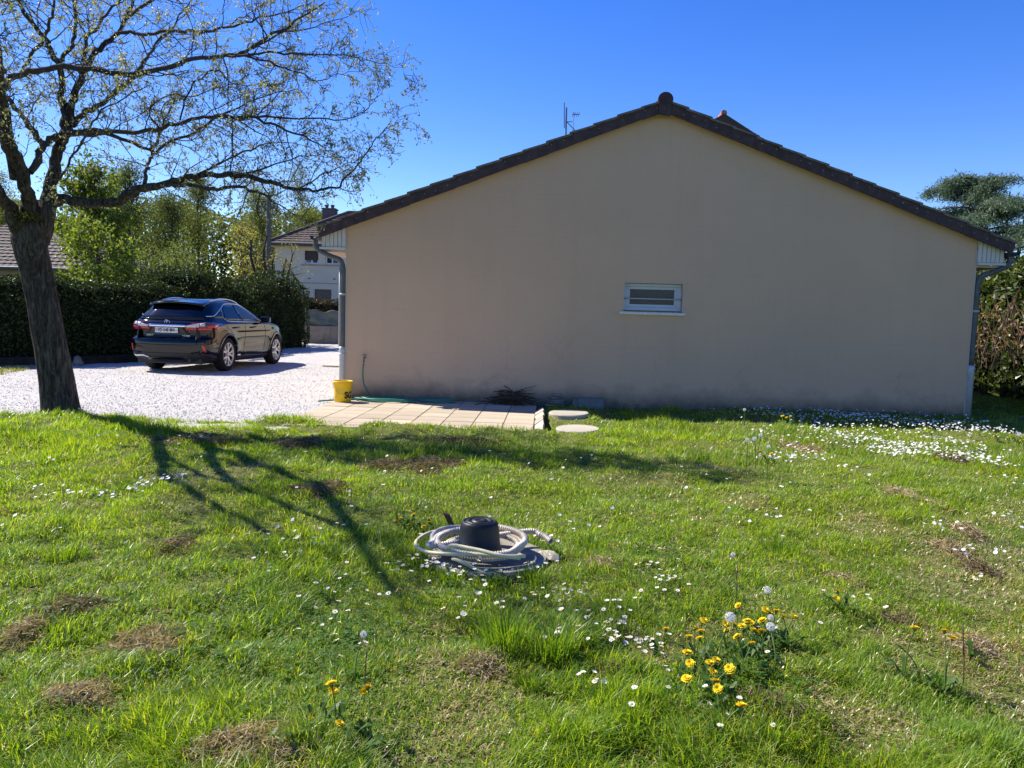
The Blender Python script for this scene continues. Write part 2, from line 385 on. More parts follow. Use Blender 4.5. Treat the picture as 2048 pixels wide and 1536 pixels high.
house = empty('gabled_house', HO, HYAW, 'beige rendered house with a windowless looking gable wall and dark brown verge tiles', 'house')
house['label'] = 'beige rendered gable house with one small barred window and dark verge tiles'
wx0, wx1, wz0, wz1 = 4.53, 5.46, 1.565, 2.02
mb = MB(); zb = -.15
front = [[(0, zb), (wx0, zb), (wx0, zwall(wx0)), (0, zwall(0))], [(wx1, zb), (HW_, zb), (HW_, zwall(HW_)), (wx1, zwall(wx1))],
         [(wx0, zb), (wx1, zb), (wx1, wz0), (wx0, wz0)], [(wx0, wz1), (wx1, wz1), (wx1, zwall(wx1)), (5.03, zwall(5.03)), (wx0, zwall(wx0))]]
for poly in front: mb.add([(x, 0, z) for x, z in poly], [tuple(range(len(poly)))])
for (a, b) in (((wx0, wz0), (wx0, wz1)), ((wx0, wz1), (wx1, wz1)), ((wx1, wz1), (wx1, wz0)), ((wx1, wz0), (wx0, wz0))):
    mb.add([(a[0], 0, a[1]), (b[0], 0, b[1]), (b[0], .16, b[1]), (a[0], .16, a[1])], [(0, 1, 2, 3)])
mb.add([(wx0, .16, wz0), (wx1, .16, wz0), (wx1, .16, wz1), (wx0, .16, wz1)], [(0, 1, 2, 3)])
mb.build('gable_wall', M_REND, house)
mb = MB(); mb.add([(0, 0, zb), (0, HD_, zb), (0, HD_, zwall(0)), (0, 0, zwall(0))], [(0, 3, 2, 1)]); mb.build('side_wall', M_REND, house)
mb = MB(); mb.add([(HW_, 0, zb), (HW_, HD_, zb), (HW_, HD_, zwall(HW_)), (HW_, 0, zwall(HW_))], [(0, 1, 2, 3)]); mb.build('side_wall', M_REND, house)
mb = MB(); mb.add([(0, HD_, zb), (HW_, HD_, zb), (HW_, HD_, zwall(HW_)), (5.03, HD_, zwall(5.03)), (0, HD_, zwall(0))], [(0, 4, 3, 2, 1)]); mb.build('rear_wall', M_REND, house)
for x, dx in ((-.004, .02), (HW_ - .016, .02)):
    MB().box(x, -.006, -.1, x + dx, .02, 2.66).build('corner_bead', M_TRIM, house)
# roof: two slopes of overlapping courses
for s in (-1, 1):
    mb = MB(); nrow = 14; L = 5.45 / nrow
    for q in range(nrow):
        xa = 5.03 + s * (5.45 - q * L); xb = 5.03 + s * (5.45 - (q + 1) * L); ea = .022
        za, zb_ = ztop(xa) + ea, ztop(xb) + .002
        ncol = 32; vs = []; fs = []
        for c_ in range(ncol + 1):
            y = .18 + c_ * (HD_ + .1 - .18) / ncol; dz = .018 * (c_ % 2)
            vs += [(xa, y, za - .035), (xa, y, za + dz), (xb, y, zb_ + dz)]
        for c_ in range(ncol):
            b = c_ * 3; fs += [(b, b + 3, b + 4, b + 1), (b + 1, b + 4, b + 5, b + 2)]
        mb.add(vs, fs)
    mb.build('roof', M_LICH, house)
    mb = MB(); xe = 5.03 + s * 5.40
    mb.prism([(xe, ztop(xe) - .03), (5.03, ztop(5.03) - .03), (5.03, ztop(5.03) - .13), (xe, ztop(xe) - .13)], 'y', -.085, HD_ + .05)
    mb.build('roof_deck', M_WOOD, house)
# verge tiles, one by one down both edges
for s in (-1, 1):
    n_ = 15; L = 5.47 / n_
    for q in range(n_):
        d0 = 5.47 - q * L; d1 = 5.47 - (q + 1) * L - .035
        xa, xb = 5.03 + s * d0, 5.03 + s * max(d1, .02); yo = -.003 * (q % 2); j = RNG.uniform(-.006, .006)
        za, zc = ztop(xa) + j, ztop(xb) + j
        mb = MB()
        mb.prism([(xa, za - .012), (xb, zc - .035), (xb, zc - .185), (xa - s * .03, za - .172)], 'y', -.135 + yo, -.105 + yo)   # hanging flap
        for t_ in (.22, .72):
            px = xa + (xb - xa) * t_ + RNG.uniform(-.02, .02); pz = za + (zc - za) * t_ - .09 + RNG.uniform(-.03, .03); rr_ = RNG.uniform(.004, .009)
            mb.cur = 2; mb.add([(px + rr_ * math.cos(a_), -.139 + yo, pz + rr_ * math.sin(a_)) for a_ in np.arange(6) * 1.047], [(0, 1, 2, 3, 4, 5)])
        mb.cur = 1
        mb.prism([(xa + s * .01, za - .012), (xb, zc - .035), (xb, zc - .002), (xa + s * .01, za + .020)], 'y', -.155 + yo, .2 + yo)      # weathered top lip
        mb.build('verge_tile', [M_VERGE, M_LICH, M_SPOT], house)
# ridge tiles
zr = ztop(5.03) - .02
for q in range(26):
    mb = MB(); y0 = -.19 + q * .4; r0_, r1_ = .118 + .004 * (q % 2), .108 + .004 * (q % 2)
    vs = []; fs = []; n_ = 14
    for y, rr_ in ((y0, r0_), (y0 + .44, r1_)):
        for j in range(n_ + 1):
            a_ = -.5 + (math.pi + 1.0) * j / n_; vs.append((5.03 + rr_ * math.cos(a_), y, zr + .005 + rr_ * math.sin(a_) * .95))
    fs = [(j, j + 1, n_ + 2 + j, n_ + 1 + j) for j in range(n_)]
    if q == 0: fs.append(tuple(range(n_, -1, -1)))
    mb.add(vs, fs); o = mb.build('ridge_tile', [M_VERGE if q == 0 else M_LICH], house)
MB().prism([(4.93, zr + .02), (5.13, zr + .02), (5.12, zr - .24), (4.95, zr - .22)], 'y', -.175, -.14).build('ridge_end_tile', M_VERGE, house)
# boxed eaves, gutters and downpipes
for s in (-1, 1):
    xw = 0 if s < 0 else HW_; X_ = lambda d: xw + s * d
    mb = MB(); nb = 6
    for q in range(nb):
        a_, b_ = .005 + q * .40 / nb, (q + 1) * .40 / nb - .004
        mb.prism([(X_(a_), 2.475), (X_(b_), 2.475), (X_(b_), ztop(X_(b_)) - .15), (X_(a_), ztop(X_(a_)) - .15)], 'y', -.03, .0)
    mb.build('eave_panel', M_WPAN, house)
    MB().box(min(X_(.005), X_(.43)), -.05, 2.435, max(X_(.005), X_(.43)), .01, 2.47).build('eave_trim', M_WPAN, house)
    MB().box(min(X_(.005), X_(.40)), .012, 2.40, max(X_(.005), X_(.40)), HD_, 2.433).build('soffit', M_WOOD, house)
    gx_ = X_(.50); gz = 2.64
    mb = MB(); vs = []; n_ = 10
    for y in (-.12, HD_ + .05):
        for rr_ in (.068, .062):
            for j in range(n_ + 1):
                a_ = math.pi + math.pi * j / n_; vs.append((gx_ + rr_ * math.cos(a_), y, gz + rr_ * math.sin(a_)))
    m_ = n_ + 1; fs = []
    for j in range(n_): fs += [(j, j + 1, 2 * m_ + j + 1, 2 * m_ + j), (m_ + j + 1, m_ + j, 3 * m_ + j, 3 * m_ + j + 1), (j + 1, j, m_ + j, m_ + j + 1)]
    fs += [(0, 2 * m_, 3 * m_, m_), (n_, m_ + n_, 3 * m_ + n_, 2 * m_ + n_), tuple(range(m_))]
    mb.add(vs, fs); mb.build('gutter', M_ZINC, house, True)
    neck = smooth_line([(gx_, -.02, 2.60), (gx_, -.02, 2.50), (X_(.44), -.02, 2.42), (X_(.26), -.01, 2.33), (X_(.10), 0, 2.27), (X_(.052), 0, 2.14), (X_(.048), .0, 1.9), (X_(.048), .0, .82)], 6)
    MB().tube(neck, .041, 14).build('downpipe', M_ZINC, house, True)
    MB().tube([(X_(.05), 0, -.05), (X_(.05), 0, .80), (X_(.05), 0, .86)], [.05, .05, .054], 14).build('downpipe_shoe', M_PALE, house, True)
    if s < 0: MB().tube([(-.105, .0, .86), (-.10, .0, 2.2)], .014, 8).build('slim_tube', M_PALE, house, True); MB().lathe([(.001, -.02), (.02, 0), (.001, .03)], 10, Matrix.Translation((-.10, 0, 2.21))).build('slim_tube_cap', M_PALE, house, True)  # slim pale tube with a small knob next to the downpipe
    for zc in (.72, 1.7):
        MB().tube([(X_(.048) , 0, zc), (X_(.048), 0, zc + .03)], .058, 14).build('pipe_clip', M_PALE, house, True)
# small window in the gable
win = MB(); yf = .075
for (a, b, c_, d_) in ((wx0 + .004, wx1 - .004, wz1 - .05, wz1 - .003), (wx0 + .004, wx1 - .004, wz0 + .02, wz0 + .075), (wx0 + .004, wx0 + .055, wz0 + .076, wz1 - .051), (wx1 - .075, wx1 - .004, wz0 + .076, wz1 - .051)):
    win.box(a, yf, c_, b, yf + .06, d_)
win = win.build('window', M_PVC, house); bevel(win, .004)
sa = MB(); a0, a1, b0, b1 = wx0 + .056, wx1 - .076, wz0 + .077, wz1 - .052; t_ = .042
for (a, b, c_, d_) in ((a0, a1, b1 - t_, b1), (a0, a1, b0, b0 + t_), (a0, a0 + t_, b0 + t_ + .001, b1 - t_ - .001), (a1 - t_, a1, b0 + t_ + .001, b1 - t_ - .001)): sa.box(a, yf + .012, c_, b, yf + .055, d_)
bevel(sa.build('sash', M_PVC, win), .004)
MB().box(a0 + t_, yf + .03, b0 + t_, a1 - t_, yf + .045, b1 - t_).build('pane', M_FROST, win)
MB().tube([(wx0 + .002, .045, 1.775), (wx1 - .012, .045, 1.772)], .011, 10).build('security_bar', M_PALE, win, True)
for (p0, p1, p2, p3) in ((wx0 - .012, wx0, wz0, wz1), (wx1, wx1 + .012, wz0, wz1), (wx0 - .012, wx1 + .012, wz1, wz1 + .012)):
    MB().box(p0, -.005, p2, p1, .03, p3).build('window_bead', M_TRIM, house)
bevel(MB().box(4.455, -.05, 1.515, 5.515, .075, 1.56).build('window_sill', M_SILL, house), .006)
# tap with its stub on the wall
mb = MB(); mb.tube([(.33, 0, .69), (.33, -.07, .69)], .012, 8); mb.tube([(.33, -.06, .70), (.33, -.075, .66), (.325, -.08, .61)], [.013, .012, .016], 8)
mb.tube([(.33, -.045, .69), (.33, -.045, .73)], .007, 6); mb.box(.295, -.055, .73, .365, -.035, .742); mb.build('tap', simple('brass_dark', (.16, .13, .08), .45, .5, .6), house)
# openings of the drive side, seen mirrored in the car
for y0, y1, z0, z1, nm in ((1.2, 2.1, .9, 2.1, 'window'), (3.6, 4.5, .05, 2.15, 'door'), (6.0, 8.4, .05, 2.15, 'garage_door')):
    MB().box(-.03, y0, z0, -.002, y1, z1).build(nm, M_DGL if nm == 'window' else M_BROWN, house)
for y0 in (.75, 2.12): MB().box(-.05, y0, .88, -.003, y0 + .43, 2.12).build('shutter', M_BROWN, house)
# ------------------------------------------------------------------ the spreading tree in the lawn
k = NT('bark'); f = k.noise(1, 6, .75, vec=k.scale(30, 30, 4.5), dist=.8); f2 = k.noise(7, 5, .7)
c = k.ramp(f, [(.36, (.018, .015, .012)), (.5, (.062, .052, .042)), (.64, (.15, .13, .105))]); c = k.mix(k.mapr(f2, .58, .75, 0, .5), c, (.15, .15, .125))
k.set(col=c, rough=.95, spec=.1); k.bump(f, 1.0, .03); M_BARK = k.m
k = NT('twig_bark'); k.set(col=k.ramp(k.noise(14, 4), [(.3, (.045, .037, .03)), (.7, (.10, .085, .07))]), rough=.9, spec=.1); k.bump(k.noise(60, 4), .6, .01); M_TWIG = k.m
M_YLEAF = leafmat('young_leaf', (.17, .185, .11), (.30, .31, .21), .35, .5, .3, cc=(.46, .46, .37))
M_MOSS = leafmat('moss', (.05, .06, .012), (.10, .10, .02), .2)

rt = np.random.default_rng(21)
tz = float(lawn_z(-5.76, 9.8)) - .06
tree = empty('spreading_tree', (-5.76, 9.8, tz), 0, 'large leaning tree with dark furrowed trunk and pale young leaves beside the gravel drive', 'tree')
TO = np.array([-5.76, 9.8, tz])
def limb_px(rows, sc=1.0): return np.array([aty(u, v, y) for u, v, y, r_ in rows]) - TO, np.array([r_ for *_, r_ in rows]) * sc
# trunk with bark ridges
P, rad = limb_px([(122, 842, 9.80, .305), (121, 825, 9.80, .265), (113, 765, 9.78, .235), (102, 699, 9.74, .222), (92, 640, 9.70, .214), (81, 580, 9.66, .208), (70, 530, 9.62, .215), (63, 500, 9.58, .228), (60, 478, 9.56, .238), (62, 458, 9.55, .228), (68, 438, 9.55, .19), (76, 415, 9.56, .12), (80, 400, 9.57, .04)])
P = smooth_line(P, 8); rad = .83 * np.interp(np.linspace(0, 1, len(P)), np.linspace(0, 1, len(rad)), rad)
n = 72; th = np.arange(n) / n * 2 * np.pi; Vs = []
for i, (p, r_) in enumerate(zip(P, rad)):
    tt = i / len(P)
    rg_ = .5 * np.abs(vnoise(th * 11.5, np.full(n, tt * 9), 1, 3) - .5) + .25 * np.abs(vnoise(th * 23, np.full(n, tt * 20), 1, 6) - .5)
    ln = .06 * np.sin(th * 2 + 1 + tt * 2) + .035 * np.sin(th * 3 + tt * 5) + (.10 * np.sin(th * 5 + .6) * max(0, 1 - tt * 9))
    rr_ = r_ * (1 + ln) + .045 * (rg_ - .18)
    Vs.append(np.stack([p[0] + rr_ * np.cos(th), p[1] + rr_ * np.sin(th), np.full(n, p[2])], -1))
V = np.concatenate(Vs); i = np.arange(len(P) - 1)[:, None] * n; j = np.arange(n)[None]; j2 = (j + 1) % n
F = np.stack([i + j, i + j2, i + n + j2, i + n + j], -1).reshape(-1, 4)
c0 = len(V); 
trunk = link('trunk', np_mesh('trunk', V, F, True), M_BARK, tree)

LIMBS = [
 # to the left and towards the viewer
 [(58, 492, 9.56, .19), (42, 462, 9.48, .155), (18, 415, 9.3, .105), (0, 392, 9.1, .095), (-35, 345, 8.8, .085), (-85, 285, 8.3, .07), (-130, 215, 7.4, .055), (-110, 130, 6.5, .04), (-60, 40, 5.8, .025)],
 [(66, 475, 9.54, .20), (64, 440, 9.5, .17), (61, 412, 9.42, .13), (53, 380, 9.3, .10), (45, 340, 9.2, .095), (26, 307, 9.1, .09), (4, 272, 8.9, .08), (-30, 235, 8.5, .07), (-70, 160, 7.7, .055), (-60, 60, 6.9, .045), (20, -60, 5.9, .03), (120, -150, 5.2, .015)],
 [(47, 345, 9.2, .06), (36, 312, 9.1, .055), (20, 280, 9.0, .05), (8, 240, 8.9, .045), (-6, 205, 8.8, .04), (-40, 130, 8.6, .03)],
 # leader
 [(74, 480, 9.56, .20), (86, 440, 9.56, .17), (96, 405, 9.6, .13), (103, 375, 9.62, .105), (110, 333, 9.7, .095), (120, 293, 9.75, .09), (132, 258, 9.8, .095), (130, 227, 9.85, .068), (123, 187, 9.9, .055), (122, 143, 9.95, .05), (112, 115, 10, .045), (90, 80, 10, .042), (64, 43, 10, .036), (38, 0, 10, .03), (10, -70, 10, .018)],
 [(60, 345, 9.3, .055), (75, 318, 9.4, .06), (83, 288, 9.5, .055), (57, 250, 9.6, .045), (40, 227, 9.7, .042), (12, 195, 9.8, .036), (-25, 160, 9.9, .025)],
 [(84, 292, 9.5, .05), (100, 280, 9.6, .055), (122, 268, 9.7, .055), (137, 255, 9.8, .05)],
 [(137, 250, 9.8, .07), (140, 230, 9.8, .062), (146, 198, 9.85, .06), (160, 160, 9.9, .055), (177, 127, 10, .05), (200, 97, 10.1, .045), (233, 73, 10.2, .038), (253, 37, 10.3, .032), (272, -5, 10.4, .026), (290, -80, 10.5, .015)],
 [(145, 250, 9.8, .06), (168, 224, 10, .05), (198, 213, 10.2, .045), (233, 180, 10.4, .04), (267, 157, 10.6, .036), (290, 120, 10.8, .03), (303, 98, 11, .026), (345, 50, 11.2, .02), (385, 0, 11.4, .012)],
 [(-15, 205, 9.0, .05), (8, 178, 9.1, .052), (28, 155, 9.15, .05), (60, 143, 9.2, .048), (113, 136, 9.2, .047), (187, 138, 9.2, .045), (233, 147, 9.2, .044), (283, 147, 9.2, .042), (333, 133, 9.2, .04), (383, 120, 9.2, .036), (433, 113, 9.2, .033), (483, 107, 9.2, .028), (527, 80, 9.2, .024), (575, 52, 9.2, .018), (605, 32, 9.2, .014), (650, 5, 9.2, .008)],
 [(138, 266, 9.75, .055), (165, 265, 9.7, .044), (200, 263, 9.6, .04), (267, 263, 9.5, .036), (320, 257, 9.4, .033), (367, 243, 9.3, .03), (417, 233, 9.2, .028), (467, 237, 9.1, .026), (512, 238, 9, .022), (560, 255, 9, .018), (610, 275, 8.9, .013), (650, 292, 8.9, .007)],
 [(440, 235, 9.2, .02), (520, 232, 9.1, .018), (600, 234, 9, .014), (670, 238, 9, .01), (715, 232, 9, .007), (748, 203, 8.9, .005), (769, 174, 8.9, .003)],
 [(140, 268, 9.8, .05), (175, 268, 9.9, .038), (233, 273, 10, .032), (283, 293, 10.1, .028), (310, 302, 10.1, .026), (333, 287, 10.1, .026), (383, 267, 10.1, .024), (417, 247, 10.1, .022), (465, 220, 10.1, .017), (520, 195, 10.1, .012), (590, 178, 10.1, .007)],
 [(289, 368, 9.5, .034), (293, 340, 9.6, .03), (299, 320, 9.8, .028), (307, 300, 9.9, .026), (323, 257, 10, .02), (337, 227, 10.1, .015), (360, 180, 10.2, .009)],
 [(78, 462, 9.58, .18), (92, 425, 9.6, .14), (110, 405, 9.6, .102), (133, 401, 9.6, .082), (183, 404, 9.55, .076), (233, 402, 9.5, .074), (260, 389, 9.5, .072), (290, 377, 9.45, .068), (333, 368, 9.4, .056), (362, 357, 9.35, .05), (400, 352, 9.3, .046), (460, 350, 9.3, .042), (512, 357, 9.25, .038), (560, 370, 9.2, .03), (600, 377, 9.2, .025), (640, 379, 9.15, .02), (672, 374, 9.1, .017), (692, 356, 9.1, .015), (715, 333, 9.1, .013), (735, 300, 9.1, .011), (768, 266, 9.1, .008), (795, 243, 9.1, .005), (815, 237, 9.1, .003)],
 [(325, 369, 9.4, .038), (350, 370, 9.35, .034), (377, 372, 9.3, .033), (427, 377, 9.25, .03), (467, 374, 9.2, .027), (512, 384, 9.15, .022), (545, 402, 9.1, .014), (580, 425, 9.1, .008), (612, 440, 9.1, .003)],
 [(95, 400, 9.4, .03), (108, 375, 9.3, .022), (123, 350, 9.25, .02), (147, 310, 9.2, .018), (173, 267, 9.15, .016), (197, 228, 9.1, .014), (240, 200, 9.1, .011), (300, 172, 9.1, .006)],
 [(113, 120, 10, .04), (130, 118, 10, .036), (141, 90, 10.1, .034), (150, 60, 10.2, .03), (147, 0, 10.3, .026), (150, -70, 10.4, .016)],
 [(170, 132, 10, .034), (168, 105, 9.9, .03), (182, 66, 9.8, .028), (207, 37, 9.7, .024), (242, -3, 9.6, .018), (290, -60, 9.5, .01)],
 [(86, 82, 10, .034), (68, 107, 10, .03), (48, 135, 9.9, .026), (15, 162, 9.8, .02), (-30, 185, 9.7, .01)],
 [(88, 76, 10, .03), (100, 45, 9.8, .026), (108, 15, 9.7, .022), (110, -30, 9.6, .016)],
 [(237, 66, 10.2, .032), (268, 64, 10.1, .03), (300, 67, 10, .028), (367, 63, 9.9, .026), (417, 63, 9.9, .024), (467, 53, 9.8, .02), (512, 38, 9.8, .016), (560, 28, 9.7, .012), (610, 10, 9.7, .008), (650, -10, 9.7, .005)],
 [(445, 110, 9.2, .022), (480, 112, 9.1, .02), (545, 105, 9, .018), (610, 108, 9, .014), (680, 110, 8.9, .01), (720, 117, 8.9, .007), (770, 127, 8.9, .005), (800, 135, 8.9, .003), (832, 130, 8.9, .002)],
 [(470, 108, 9.3, .022), (510, 118, 9.4, .018), (550, 130, 9.4, .016), (600, 147, 9.5, .012), (640, 162, 9.5, .009), (677, 150, 9.5, .006), (710, 143, 9.5, .004), (740, 133, 9.5, .002)],
 [(505, 98, 9.2, .016), (560, 68, 9.3, .014), (620, 55, 9.3, .01), (680, 35, 9.4, .006), (728, 18, 9.4, .003)],
 [(390, 352, 9.3, .022), (440, 325, 9.3, .018), (500, 300, 9.3, .014), (550, 285, 9.3, .009), (600, 290, 9.3, .005), (650, 305, 9.3, .003)],
 [(470, 352, 9.25, .018), (530, 335, 9.2, .014), (590, 315, 9.2, .01), (650, 312, 9.2, .006), (705, 318, 9.2, .003)],
 [(600, 376, 9.2, .014), (650, 345, 9.15, .01), (690, 330, 9.1, .006), (725, 320, 9.1, .004), (760, 312, 9, .003)],
 [(460, 345, 9.3, .012), (463, 310, 9.3, .011), (465, 275, 9.3, .01), (468, 240, 9.3, .009), (480, 190, 9.3, .006), (482, 140, 9.3, .004)],
 [(360, 240, 9.3, .016), (372, 195, 9.2, .014), (395, 160, 9.2, .012), (430, 140, 9.1, .01), (470, 168, 9.1, .008), (530, 170, 9.1, .006), (590, 160, 9.1, .003)],
 [(322, 262, 9.4, .014), (300, 225, 9.3, .012), (335, 190, 9.2, .011), (390, 190, 9.2, .009), (440, 175, 9.1, .006), (500, 150, 9.1, .003)],
 # branches that spread overhead, out of the picture
 [(253, 37, 10.3, .03), (330, -20, 10, .028), (430, -60, 9.6, .024), (540, -90, 9.2, .016), (640, -100, 9, .008)],
 [(38, 0, 10, .03), (-60, -60, 10.6, .024), (-160, -90, 11.2, .014)],
 [(150, -40, 10.4, .024), (220, -120, 11, .018), (330, -150, 11.5, .01)],
 [(-40, 140, 8.6, .03), (-150, 80, 9.2, .024), (-260, 60, 9.8, .014)],
]
WLIMBS = [  # limbs reaching towards the viewer, above and outside the picture: x, y, z, radius
 [(-5.95, 9.3, 2.9, .065), (-5.75, 8.75, 3.7, .06), (-5.4, 8.1, 4.2, .055), (-5.0, 7.0, 4.45, .045), (-4.75, 6.1, 4.6, .026), (-4.6, 5.5, 4.75, .01)],
 [(-5.6, 8.6, 3.9, .035), (-5.7, 8.3, 4.4, .03), (-5.5, 7.6, 4.9, .02), (-5.2, 7.1, 5.3, .01)],
 [(-6.1, 8.8, 2.95, .04), (-5.9, 8.3, 3.3, .035), (-5.4, 7.6, 3.6, .026), (-5.0, 7.1, 3.9, .014)]]
lines = []; fine = []; nodes = []; twl = []
for li, rows in enumerate(LIMBS + WLIMBS):
    P, rad = limb_px(rows, .72) if li < len(LIMBS) else (np.array([r_[:3] for r_ in rows]) - TO, np.array([r_[3] for r_ in rows])); sub = 5; P = smooth_line(P, sub); rad = np.interp(np.arange(len(P)), np.arange(0, len(P) + sub, sub)[:len(rad)], rad)
    P = P + (np.array([vnoise(np.arange(len(P)) * .7, np.full(len(P), li * 3.3 + q), 1, q) for q in range(3)]).T - .5) * .05 * np.minimum(1, np.arange(len(P)) / 4)[:, None]
    rk = rad * (1 + .18 * (vnoise(np.arange(len(P)) * .9, np.full(len(P), li * 7.), 1, 2) - .5))
    V, F = tubes_np([(P, rk)], 14 if rad.max() > .05 else 8)
    link('limb', np_mesh('limb', V, F, True), M_BARK if rad.max() > .05 else M_TWIG, tree)
    seg = np.linalg.norm(np.diff(P, axis=0), axis=1); cum = np.concatenate([[0], np.cumsum(seg)]); L = cum[-1]
    s = .35 * L if rad[0] > .09 else .12 * L
    while s < L:
        i = min(np.searchsorted(cum, s), len(P) - 1); t = P[i] - P[max(i - 1, 0)]; t /= np.linalg.norm(t) + 1e-9
        d = rt.normal(size=3); d -= (d @ t) * t; d /= np.linalg.norm(d); d = d * .9 + t * rt.uniform(.3, 1.0) + np.array([0, 0, rt.uniform(-.25, .35)]); d /= np.linalg.norm(d)
        ln = rt.uniform(.3, .85) * (1.0 if rad[i] > .012 else .38); r0_ = min(rad[i] * .6, rt.uniform(.005, .010))
        twl.append((P[i], d, ln, r0_)); s += rt.uniform(.07, .16)
    nodes.append(P[-1])
def twig(p, d, ln, k_):
    pts = [p]; d = d.copy()
    for q in range(k_):
        d = d + rt.normal(size=3) * .22 + np.array([0, 0, .03]); d /= np.linalg.norm(d); pts.append(pts[-1] + d * ln / k_)
    return np.array(pts)
for p, d, ln, r0_ in twl:
    T = twig(p, d, ln, 6); lines.append((T, np.linspace(r0_, .0022, 7)))
    s = .25
    while s < 1:
        i = min(int(s * 6), 5); fr = s * 6 - i; q = T[i] * (1 - fr) + T[i + 1] * fr; t = T[i + 1] - T[i]; t /= np.linalg.norm(t)
        d2 = rt.normal(size=3); d2 -= (d2 @ t) * t; d2 /= np.linalg.norm(d2) + 1e-9; d2 = d2 + t * rt.uniform(.4, 1.2); d2 /= np.linalg.norm(d2)
        l2 = rt.uniform(.08, .32) * (1.1 - .4 * s); U = twig(q, d2, l2, 3); fine.append((U, np.linspace(.0034, .0016, 4)))
        nodes.append(U[-1])
        if l2 > .14 and rt.random() < .7: nodes.append(U[2])
        if rt.random() < .35: nodes.append(U[1])
        s += rt.uniform(.08, .18)
    nodes.append(T[-1])
V, F = tubes_np(lines, 5); V2, F2 = tubes_np(fine, 3)
put(link('twigs', np_mesh('twigs', np.concatenate([V, V2]), np.concatenate([F, F2 + len(V)]), True), M_TWIG, tree), kind='stuff')
N_ = np.array(nodes); N_ = N_[rt.random(len(N_)) < .88]; k_ = rt.integers(3, 7, len(N_)); C = np.repeat(N_, k_, 0); C = C + rt.normal(size=C.shape) * .020 + np.array([0, 0, -.012])
V, F = leaves_np(C, rt.uniform(.026, .056, len(C)), rt, .36, .7)
put(link('leaves', np_mesh('leaves', V, F), M_YLEAF, tree), kind='stuff')
C = np.array([[-.20, -.18, 2.36]]) + rt.normal(size=(500, 3)) * np.array([.10, .07, .03]); C = C + (aty(62, 437, 9.5) - TO - np.array([-.20, -.05, 2.36]))
V, F = leaves_np(C, .03, rt, .7); put(link('moss', np_mesh('moss', V, F), M_MOSS, tree), kind='stuff')
